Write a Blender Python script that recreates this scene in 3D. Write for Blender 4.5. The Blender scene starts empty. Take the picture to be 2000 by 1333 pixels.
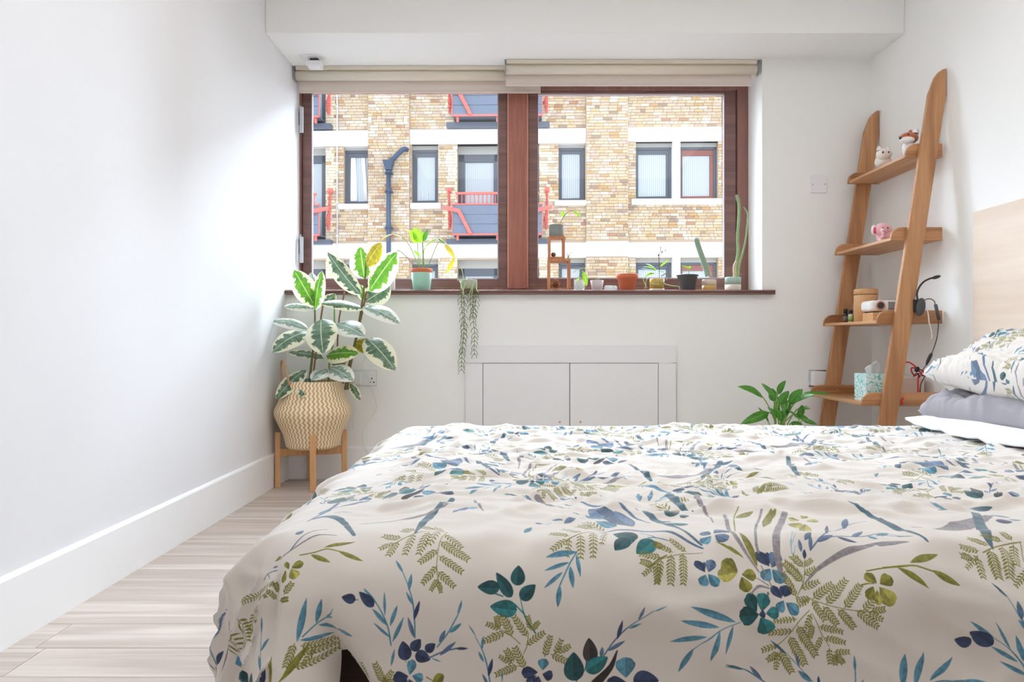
import bpy, bmesh, math, random
import numpy as np
from mathutils import Vector, Matrix, Euler

# ======================= camera, world, lights, exposure =======================
SC = bpy.context.scene
COL = SC.collection
RND = random.Random(7)
H, D, F = 0.753, 3.92, 1400.0            # camera height, distance to the window wall, focal length in px

cam_data = bpy.data.cameras.new('camera')
cam_data.sensor_width = 36.0
cam_data.lens = 36.0 * F / 2000.0
cam_data.clip_start = 0.05
cam_data.clip_end = 200
cam = bpy.data.objects.new('camera', cam_data)
cam.location = (0, 0, H)
cam.rotation_euler = (math.radians(90), 0, 0)
COL.objects.link(cam)
SC.camera = cam

SC.view_settings.view_transform = 'Standard'
SC.view_settings.look = 'None'
SC.view_settings.gamma = 1.0
SC.view_settings.use_curve_mapping = False
SC.view_settings.exposure = 0.08
SC.cycles.max_bounces = 10
SC.cycles.diffuse_bounces = 6
SC.cycles.glossy_bounces = 4
SC.cycles.transparent_max_bounces = 16
SC.cycles.sample_clamp_indirect = 8.0
SC.cycles.use_denoising = True

SKY_STRENGTH, SUN_STRENGTH, FILL_POWER, CEIL_FILL_POWER = 1.82, 64.0, 3.2, 26.5

world = bpy.data.worlds.new('overcast_sky')
SC.world = world
world.use_nodes = True
wn, wl = world.node_tree.nodes, world.node_tree.links
wn.clear()
w_out = wn.new('ShaderNodeOutputWorld'); w_bg = wn.new('ShaderNodeBackground')
w_tc = wn.new('ShaderNodeTexCoord'); w_noise = wn.new('ShaderNodeTexNoise'); w_ramp = wn.new('ShaderNodeValToRGB')
w_noise.inputs['Scale'].default_value = 2.2
w_noise.inputs['Detail'].default_value = 5
w_ramp.color_ramp.elements[0].position = 0.38; w_ramp.color_ramp.elements[0].color = (0.74, 0.82, 0.92, 1)
w_ramp.color_ramp.elements[1].position = 0.62; w_ramp.color_ramp.elements[1].color = (1.0, 0.98, 0.94, 1)
w_sep = wn.new('ShaderNodeSeparateXYZ'); w_gr = wn.new('ShaderNodeValToRGB'); w_mix = wn.new('ShaderNodeMix'); w_mix.data_type = 'RGBA'; w_mix.blend_type = 'MULTIPLY'
w_mix.inputs['Factor'].default_value = 1.0
w_map = wn.new('ShaderNodeMapRange'); w_map.inputs['From Min'].default_value = -1; w_map.inputs['From Max'].default_value = 1
w_gr.color_ramp.elements[0].position = 0.485; w_gr.color_ramp.elements[0].color = (0.92, 0.91, 0.89, 1)
w_gr.color_ramp.elements[1].position = 0.515; w_gr.color_ramp.elements[1].color = (1, 1, 1, 1)
wl.new(w_tc.outputs['Generated'], w_noise.inputs['Vector']); wl.new(w_noise.outputs['Fac'], w_ramp.inputs['Fac'])
wl.new(w_tc.outputs['Generated'], w_sep.inputs[0]); wl.new(w_sep.outputs['Z'], w_map.inputs['Value']); wl.new(w_map.outputs['Result'], w_gr.inputs['Fac'])
wl.new(w_ramp.outputs['Color'], w_mix.inputs['A']); wl.new(w_gr.outputs['Color'], w_mix.inputs['B'])
wl.new(w_mix.outputs['Result'], w_bg.inputs['Color']); wl.new(w_bg.outputs[0], w_out.inputs[0])
w_bg.inputs['Strength'].default_value = SKY_STRENGTH

def lamp(name, kind, loc, rot, energy, color, **kw):
    d = bpy.data.lights.new(name, kind)
    d.energy = energy; d.color = color
    for k, v in kw.items(): setattr(d, k, v)
    o = bpy.data.objects.new(name, d); o.location = loc; o.rotation_euler = rot
    COL.objects.link(o)
    return o
# bright cloud-covered sun beyond the opposite roof, plus two added fill lamps outside the view
lamp('hazy_sun', 'SUN', (0, 12, 12), (math.radians(-53), 0, 0), SUN_STRENGTH, (0.74, 0.87, 1.0), angle=math.radians(104))
lamp('rear_fill_light', 'AREA', (0.0, -1.2, 0.7), (math.radians(105), 0, 0), FILL_POWER, (1.0, 1.0, 1.0), shape='RECTANGLE', size=2.4, size_y=1.2)  # unseen area lamp added behind the camera as fill
lamp('ceiling_fill_light', 'AREA', (0.40, 1.55, 2.56), (0, 0, 0), CEIL_FILL_POWER, (1.0, 1.0, 1.0), shape='RECTANGLE', size=2.7, size_y=2.3)  # unseen overhead area lamp added to brighten the room
lamp('window_portal', 'AREA', (0.07, 4.24, 1.66), (math.radians(-90), 0, 0), 1.0, (1, 1, 1), shape='RECTANGLE', size=2.7, size_y=1.3).data.cycles.is_portal = True

# ================================ helpers ======================================
def lin(c):
    return tuple((v / 12.92 if v <= 0.04045 else ((v + 0.055) / 1.055) ** 2.4) for v in (x / 255.0 for x in c))
def P(px, py, d):
    """photo pixel (2000 x 1333 frame) at distance d -> room point"""
    return Vector(((px - 1000.0) * d / F, d, H - (py - 666.5) * d / F))

class MB:
    """collects shapes into one mesh"""
    def __init__(s): s.v, s.f, s.uv, s.sm = [], [], {}, []
    def add(s, vs, fs, smooth=False, uvs=None):
        o = len(s.v)
        s.v += [tuple(p) for p in vs]
        for k, f in enumerate(fs):
            s.f.append(tuple(i + o for i in f)); s.sm.append(smooth)
            if uvs is not None: s.uv[len(s.f) - 1] = [uvs[i] for i in f]
        return s
    def box(s, x0, x1, y0, y1, z0, z1, m=None):
        vs = [Vector((x, y, z)) for x in (x0, x1) for y in (y0, y1) for z in (z0, z1)]
        if m is not None: vs = [m @ p for p in vs]
        return s.add(vs, [(0, 1, 3, 2), (4, 6, 7, 5), (0, 4, 5, 1), (2, 3, 7, 6), (0, 2, 6, 4), (1, 5, 7, 3)])
    def prism(s, poly, axis, a0, a1):
        """polygon (two coordinates) swept along an axis from a0 to a1"""
        n = len(poly)
        def mk(p, a): return {'y': (p[0], a, p[1]), 'x': (a, p[0], p[1]), 'z': (p[0], p[1], a)}[axis]
        vs = [mk(p, a0) for p in poly] + [mk(p, a1) for p in poly]
        fs = [tuple(range(n))[::-1], tuple(range(n, 2 * n))] + [(i, (i + 1) % n, n + (i + 1) % n, n + i) for i in range(n)]
        return s.add(vs, fs)
    def lathe(s, prof, center=(0, 0, 0), n=24, closed=True, sx=1.0, sy=1.0, m=None):
        """profile of (r, z) turned around z"""
        vs, fs, uv = [], [], []
        k = len(prof)
        for i in range(n + 1):
            a = 2 * math.pi * i / n
            for j, (r, z) in enumerate(prof):
                p = Vector((center[0] + r * math.cos(a) * sx, center[1] + r * math.sin(a) * sy, center[2] + z))
                vs.append(m @ p if m is not None else p); uv.append((i / n, j / max(1, k - 1)))
        for i in range(n):
            for j in range(k - 1):
                fs.append((i * k + j, (i + 1) * k + j, (i + 1) * k + j + 1, i * k + j + 1))
        return s.add(vs, fs, True, uv)
    def tube(s, pts, r, n=8, caps=True, r1=None):
        pts = [Vector(p) for p in pts]
        m = len(pts)
        up = Vector((0.13, 0.31, 0.94))
        vs, fs = [], []
        for i, p in enumerate(pts):
            t = (pts[min(i + 1, m - 1)] - pts[max(i - 1, 0)])
            if t.length < 1e-9: t = Vector((0, 0, 1))
            t.normalize()
            a = t.cross(up)
            if a.length < 1e-3: a = t.cross(Vector((1, 0, 0)))
            a.normalize(); b = t.cross(a)
            rad = r[i] if isinstance(r, (list, tuple)) else (r if r1 is None else r + (r1 - r) * i / (m - 1))
            for q in range(n):
                th = 2 * math.pi * q / n
                vs.append(p + a * (rad * math.cos(th)) + b * (rad * math.sin(th)))
        for i in range(m - 1):
            for q in range(n):
                fs.append((i * n + q, i * n + (q + 1) % n, (i + 1) * n + (q + 1) % n, (i + 1) * n + q))
        if caps:
            fs.append(tuple(range(n))[::-1]); fs.append(tuple(range((m - 1) * n, m * n)))
        return s.add(vs, fs, True)
    def cyl(s, p0, p1, r, n=16, r1=None): return s.tube([p0, p1], r, n, True, r1)
    def ball(s, c, rx, ry=None, rz=None, n=16, k=10, m=None):
        ry = ry or rx; rz = rz or rx
        vs, fs = [], []
        for j in range(k + 1):
            th = math.pi * j / k
            for i in range(n):
                ph = 2 * math.pi * i / n
                p = Vector((rx * math.sin(th) * math.cos(ph), ry * math.sin(th) * math.sin(ph), rz * math.cos(th)))
                if m is not None: p = m @ p
                vs.append(p + Vector(c))
        for j in range(k):
            for i in range(n):
                fs.append((j * n + i, (j + 1) * n + i, (j + 1) * n + (i + 1) % n, j * n + (i + 1) % n))
        return s.add(vs, fs, True)
    def build(s, name, mat, parent=None, bevel=0.0, seg=2, subsurf=0, solid=0.0):
        me = bpy.data.meshes.new(name)
        me.from_pydata(s.v, [], s.f)
        if s.uv:
            lay = me.uv_layers.new(name='UVMap')
            for pi, poly in enumerate(me.polygons):
                if pi in s.uv:
                    for li, q in zip(poly.loop_indices, s.uv[pi]): lay.data[li].uv = q
        me.polygons.foreach_set('use_smooth', s.sm)
        me.update()
        bm = bmesh.new(); bm.from_mesh(me)
        bmesh.ops.remove_doubles(bm, verts=bm.verts, dist=1e-6)
        bmesh.ops.recalc_face_normals(bm, faces=bm.faces)
        bm.to_mesh(me); bm.free()
        if mat is not None: me.materials.append(mat)
        o = bpy.data.objects.new(name, me)
        COL.objects.link(o)
        if parent is not None: o.parent = parent
        if solid:
            md = o.modifiers.new('thickness', 'SOLIDIFY'); md.thickness = solid; md.offset = 0
        if bevel:
            md = o.modifiers.new('edges', 'BEVEL'); md.width = bevel; md.segments = seg; md.limit_method = 'ANGLE'; md.angle_limit = math.radians(40)
            for p in me.polygons: p.use_smooth = p.use_smooth
        if subsurf:
            md = o.modifiers.new('soft', 'SUBSURF'); md.levels = subsurf; md.render_levels = subsurf
        return o

def tag(o, label, cat, group=None, kind=None):
    o['label'] = label; o['category'] = cat
    if group: o['group'] = group
    if kind: o['kind'] = kind
    return o
def thing(name, loc, label, cat, group=None):
    o = bpy.data.objects.new(name, None)
    o.empty_display_size = 0.05
    COL.objects.link(o)
    return tag(o, label, cat, group)      # parts are built in room coordinates; the empty keeps the origin of the room
def settle(root, loc):
    """moves a thing's empty to its base while its parts stay where they are"""
    root.location = loc
    for c in root.children: c.location = c.location - Vector(loc)
def struct(o):
    o['kind'] = 'structure'; return o
def bez(p0, p1, p2, p3, n=12):
    p0, p1, p2, p3 = map(Vector, (p0, p1, p2, p3))
    out = []
    for i in range(n + 1):
        t = i / n; u = 1 - t
        out.append(p0 * u ** 3 + p1 * 3 * u * u * t + p2 * 3 * u * t * t + p3 * t ** 3)
    return out
def spline(pts, n=6):
    """Catmull-Rom through the points"""
    pts = [Vector(p) for p in pts]
    if len(pts) < 3: return pts
    q = [pts[0] * 2 - pts[1]] + pts + [pts[-1] * 2 - pts[-2]]
    out = []
    for i in range(1, len(q) - 2):
        for k in range(n):
            t = k / n
            out.append(0.5 * ((2 * q[i]) + (q[i + 1] - q[i - 1]) * t + (2 * q[i - 1] - 5 * q[i] + 4 * q[i + 1] - q[i + 2]) * t * t + (3 * q[i] - q[i - 1] - 3 * q[i + 1] + q[i + 2]) * t ** 3))
    out.append(pts[-1])
    return out

# ---- gradient noise on arrays ----
_pr = np.random.RandomState(3)
_perm = np.concatenate([_pr.permutation(512)] * 2)
_grad = np.stack([np.cos(np.arange(512) * 2.39996), np.sin(np.arange(512) * 2.39996)], -1)
def gnoise(x, y):
    xi = np.floor(x).astype(int); yi = np.floor(y).astype(int); xf = x - xi; yf = y - yi
    u = xf ** 3 * (xf * (xf * 6 - 15) + 10); v = yf ** 3 * (yf * (yf * 6 - 15) + 10)
    def g(a, b, dx, dy):
        h = _grad[_perm[(_perm[a & 511] + b) & 511]]
        return h[..., 0] * dx + h[..., 1] * dy
    n0 = g(xi, yi, xf, yf) * (1 - u) + g(xi + 1, yi, xf - 1, yf) * u
    n1 = g(xi, yi + 1, xf, yf - 1) * (1 - u) + g(xi + 1, yi + 1, xf - 1, yf - 1) * u
    return (n0 * (1 - v) + n1 * v) * 1.5

# =============================== materials =====================================
def new_mat(name):
    m = bpy.data.materials.new(name); m.use_nodes = True
    nt = m.node_tree
    return m, nt.nodes, nt.links, nt.nodes['Principled BSDF']
def plain(name, rgb, rough=0.6, vary=0.05, scale=12.0, bump=0.0, bscale=80.0, metal=0.0, spec=0.5, sheen=0.0, trans=0.0):
    m, n, l, b = new_mat(name)
    c = lin(rgb)
    tc = n.new('ShaderNodeTexCoord'); nz = n.new('ShaderNodeTexNoise'); nz.inputs['Scale'].default_value = scale; nz.inputs['Detail'].default_value = 4
    mx = n.new('ShaderNodeMix'); mx.data_type = 'RGBA'
    mx.inputs['A'].default_value = (*[v * (1 - vary) for v in c], 1); mx.inputs['B'].default_value = (*[min(1, v * (1 + vary)) for v in c], 1)
    l.new(tc.outputs['Object'], nz.inputs['Vector']); l.new(nz.outputs['Fac'], mx.inputs['Factor']); l.new(mx.outputs['Result'], b.inputs['Base Color'])
    b.inputs['Roughness'].default_value = rough; b.inputs['Metallic'].default_value = metal; b.inputs['Specular IOR Level'].default_value = spec
    if sheen: b.inputs['Sheen Weight'].default_value = sheen
    if bump:
        n2 = n.new('ShaderNodeTexNoise'); n2.inputs['Scale'].default_value = bscale; n2.inputs['Detail'].default_value = 3
        bp = n.new('ShaderNodeBump'); bp.inputs['Strength'].default_value = bump; bp.inputs['Distance'].default_value = 0.002
        l.new(tc.outputs['Object'], n2.inputs['Vector']); l.new(n2.outputs['Fac'], bp.inputs['Height']); l.new(bp.outputs[0], b.inputs['Normal'])
    if trans:
        out = n['Material Output']; tr = n.new('ShaderNodeBsdfTranslucent'); ms = n.new('ShaderNodeMixShader')
        ms.inputs[0].default_value = trans; l.new(mx.outputs['Result'], tr.inputs['Color'])
        l.new(b.outputs[0], ms.inputs[1]); l.new(tr.outputs[0], ms.inputs[2]); l.new(ms.outputs[0], out.inputs['Surface'])
    return m
def wood(name, c1, c2, grain='x', scale=1.0, rough=0.5, obj_var=0.0, ring=0.35, bump=0.04):
    m, n, l, b = new_mat(name)
    tc = n.new('ShaderNodeTexCoord'); mp = n.new('ShaderNodeMapping')
    s = {'x': (1.2, 22, 22), 'y': (22, 1.2, 22), 'z': (22, 22, 1.2)}[grain]
    mp.inputs['Scale'].default_value = tuple(v * scale for v in s)
    oi = n.new('ShaderNodeObjectInfo'); off = n.new('ShaderNodeVectorMath'); off.operation = 'SCALE'; off.inputs[0].default_value = (13.0, 17.0, 9.0)
    l.new(oi.outputs['Random'], off.inputs['Scale'])
    add = n.new('ShaderNodeVectorMath'); add.operation = 'ADD'
    l.new(tc.outputs['Object'], add.inputs[0]); l.new(off.outputs[0], add.inputs[1]); l.new(add.outputs[0], mp.inputs['Vector'])
    fine = n.new('ShaderNodeTexNoise'); fine.inputs['Scale'].default_value = 3.0; fine.inputs['Detail'].default_value = 6; fine.inputs['Roughness'].default_value = 0.65
    broad = n.new('ShaderNodeTexNoise'); broad.inputs['Scale'].default_value = 0.35; broad.inputs['Detail'].default_value = 2; broad.inputs['Distortion'].default_value = 0.6
    l.new(mp.outputs[0], fine.inputs['Vector']); l.new(mp.outputs[0], broad.inputs['Vector'])
    mul = n.new('ShaderNodeMath'); mul.operation = 'MULTIPLY'; mul.inputs[1].default_value = 9.0
    sn = n.new('ShaderNodeMath'); sn.operation = 'SINE'
    l.new(broad.outputs['Fac'], mul.inputs[0])
    mul2 = n.new('ShaderNodeMath'); mul2.operation = 'MULTIPLY'; mul2.inputs[1].default_value = 3.4
    l.new(mul.outputs[0], mul2.inputs[0]); l.new(mul2.outputs[0], sn.inputs[0])
    rg = n.new('ShaderNodeMath'); rg.operation = 'MULTIPLY_ADD'; rg.inputs[1].default_value = ring * 0.5; rg.inputs[2].default_value = 0.0
    l.new(sn.outputs[0], rg.inputs[0])
    sm = n.new('ShaderNodeMath'); sm.operation = 'ADD'; l.new(rg.outputs[0], sm.inputs[0]); l.new(fine.outputs['Fac'], sm.inputs[1])
    rp = n.new('ShaderNodeValToRGB'); rp.color_ramp.elements[0].position = 0.28; rp.color_ramp.elements[1].position = 0.72
    rp.color_ramp.elements[0].color = (*lin(c2), 1); rp.color_ramp.elements[1].color = (*lin(c1), 1)
    l.new(sm.outputs[0], rp.inputs['Fac'])
    src = rp.outputs['Color']
    if obj_var:
        hs = n.new('ShaderNodeHueSaturation'); mr = n.new('ShaderNodeMapRange'); mr.inputs['To Min'].default_value = 1 - obj_var; mr.inputs['To Max'].default_value = 1 + obj_var
        l.new(oi.outputs['Random'], mr.inputs['Value']); l.new(mr.outputs[0], hs.inputs['Value']); l.new(src, hs.inputs['Color']); src = hs.outputs['Color']
    l.new(src, b.inputs['Base Color']); b.inputs['Roughness'].default_value = rough
    if bump:
        bp = n.new('ShaderNodeBump'); bp.inputs['Strength'].default_value = bump * 4; bp.inputs['Distance'].default_value = 0.001
        l.new(fine.outputs['Fac'], bp.inputs['Height']); l.new(bp.outputs[0], b.inputs['Normal'])
    return m
def glass(name, tint=(1, 1, 1), refl=0.6):
    m, n, l, b = new_mat(name)
    out = n['Material Output']; n.remove(b)
    tr = n.new('ShaderNodeBsdfTransparent'); tr.inputs[0].default_value = (*tint, 1)
    gl = n.new('ShaderNodeBsdfGlossy'); gl.inputs['Roughness'].default_value = 0.02
    fr = n.new('ShaderNodeFresnel'); fr.inputs['IOR'].default_value = 1.45
    mu = n.new('ShaderNodeMath'); mu.operation = 'MULTIPLY'; mu.inputs[1].default_value = refl
    ms = n.new('ShaderNodeMixShader')
    l.new(fr.outputs[0], mu.inputs[0]); l.new(mu.outputs[0], ms.inputs[0]); l.new(tr.outputs[0], ms.inputs[1]); l.new(gl.outputs[0], ms.inputs[2]); l.new(ms.outputs[0], out.inputs['Surface'])
    return m

M = {}
M['paint'] = plain('white_wall_paint', (244, 244, 242), 0.75, 0.012, 3.0, 0.05, 220)
M['paint_left'] = plain('dimmed_white_wall_paint', (234, 234, 237), 0.7, 0.012, 3.0, 0.05, 220)  # same white paint, darkened to offset the strong light on this wall
M['gloss'] = plain('white_satin_woodwork', (247, 247, 248), 0.4, 0.01, 5.0)
M['hatch'] = plain('white_painted_board', (238, 238, 239), 0.6, 0.01, 6.0)
M['dark'] = plain('dark_gap', (40, 38, 38), 0.9)
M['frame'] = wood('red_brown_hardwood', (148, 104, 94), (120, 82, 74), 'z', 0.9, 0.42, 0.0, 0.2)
M['mullion'] = wood('pale_red_hardwood', (178, 116, 98), (150, 90, 76), 'z', 1.6, 0.45, 0.0, 0.15)  # lighter, redder wood than the jambs
M['frame_h'] = wood('red_brown_hardwood_rail', (136, 100, 93), (110, 80, 75), 'x', 0.9, 0.42, 0.0, 0.2)
M['glass'] = glass('window_glass')
M['silver'] = plain('satin_silver_metal', (190, 193, 196), 0.3, 0.03, 20, metal=0.7)
M['chrome'] = plain('chrome', (215, 216, 220), 0.12, 0.02, metal=1.0)
M['oak'] = wood('oiled_oak', (196, 146, 102), (162, 112, 74), 'z', 1.0, 0.45, 0.05, 0.3)
M['oak_y'] = wood('oiled_oak_shelf', (206, 158, 114), (176, 126, 84), 'y', 1.0, 0.45, 0.05, 0.3)
M['oak_x'] = wood('oiled_oak_side', (192, 140, 96), (154, 104, 66), 'x', 1.0, 0.45, 0.05, 0.4)
M['stand'] = wood('pale_bamboo', (218, 170, 118), (196, 146, 98), 'z', 1.0, 0.5, 0.04, 0.1)
M['floor'] = wood('whitewashed_oak_floor', (212, 200, 190), (186, 170, 159), 'x', 0.75, 0.42, 0.05, 0.34, 0.03)
M['ply'] = wood('birch_plywood', (232, 214, 197), (222, 201, 182), 'y', 0.4, 0.55, 0.0, 0.3, 0.01)
M['bedwood'] = wood('dark_walnut_bed', (78, 50, 36), (54, 33, 24), 'x', 0.8, 0.5)
M['blind'] = plain('cream_blind_fabric', (247, 238, 222), 0.8, 0.015, 4.0, 0.1, 400, trans=0.2)
M['blind_drop'] = plain('greige_blind_fabric', (236, 226, 218), 0.85, 0.015, 4.0, 0.1, 400, trans=0.3)
M['plastic_white'] = plain('white_plastic', (238, 238, 240), 0.35, 0.01)
M['black'] = plain('black_plastic', (34, 34, 37), 0.4)
M['dark_grey'] = plain('dark_grey_rubber', (74, 76, 80), 0.55)
M['red'] = plain('red_cable', (214, 42, 40), 0.4)
M['white_cable'] = plain('white_cable', (232, 232, 232), 0.45)
# ---- duvet surface (cloth coordinates s, t in metres -> room position) ----
BX0, BX1, BY0, BY1, BZ, BR = -0.355, 1.93, 1.185, 2.63, 0.44, 0.115
S0, S1, T0, T1 = -0.52, 2.27, -0.50, 2.00
def _drop(o, k):
    oc = BR * np.pi / 2
    a = np.clip(o, 0, oc) / BR
    e = np.clip(o - oc, 0, None)
    return BR * np.sin(a) + k * e, BR * (1 - np.cos(a)) + e * math.sqrt(1 - k * k)
def duvet_pos(s, t):
    W = BY1 - BY0
    a = np.clip(-s, 0, None)
    b = np.clip(-t, 0, None)
    c = np.clip(t - W, 0, None)
    bb = b + c
    r = np.where((a > 0) & (bb > 0), np.hypot(a, bb), np.maximum(a, bb))
    h, v = _drop(r, 0.05)
    ang = np.arctan2(bb, a + 1e-9)
    ux, uy = np.where(r > 0, np.cos(ang), 0), np.where(r > 0, np.sin(ang), 0)
    sgn = np.where(b > 0, -1.0, 1.0)
    x = BX0 + np.clip(s, 0, None) - ux * h
    y = BY0 + np.clip(t, 0, W) + sgn * uy * h
    z = BZ - v
    return x, y, z
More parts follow.
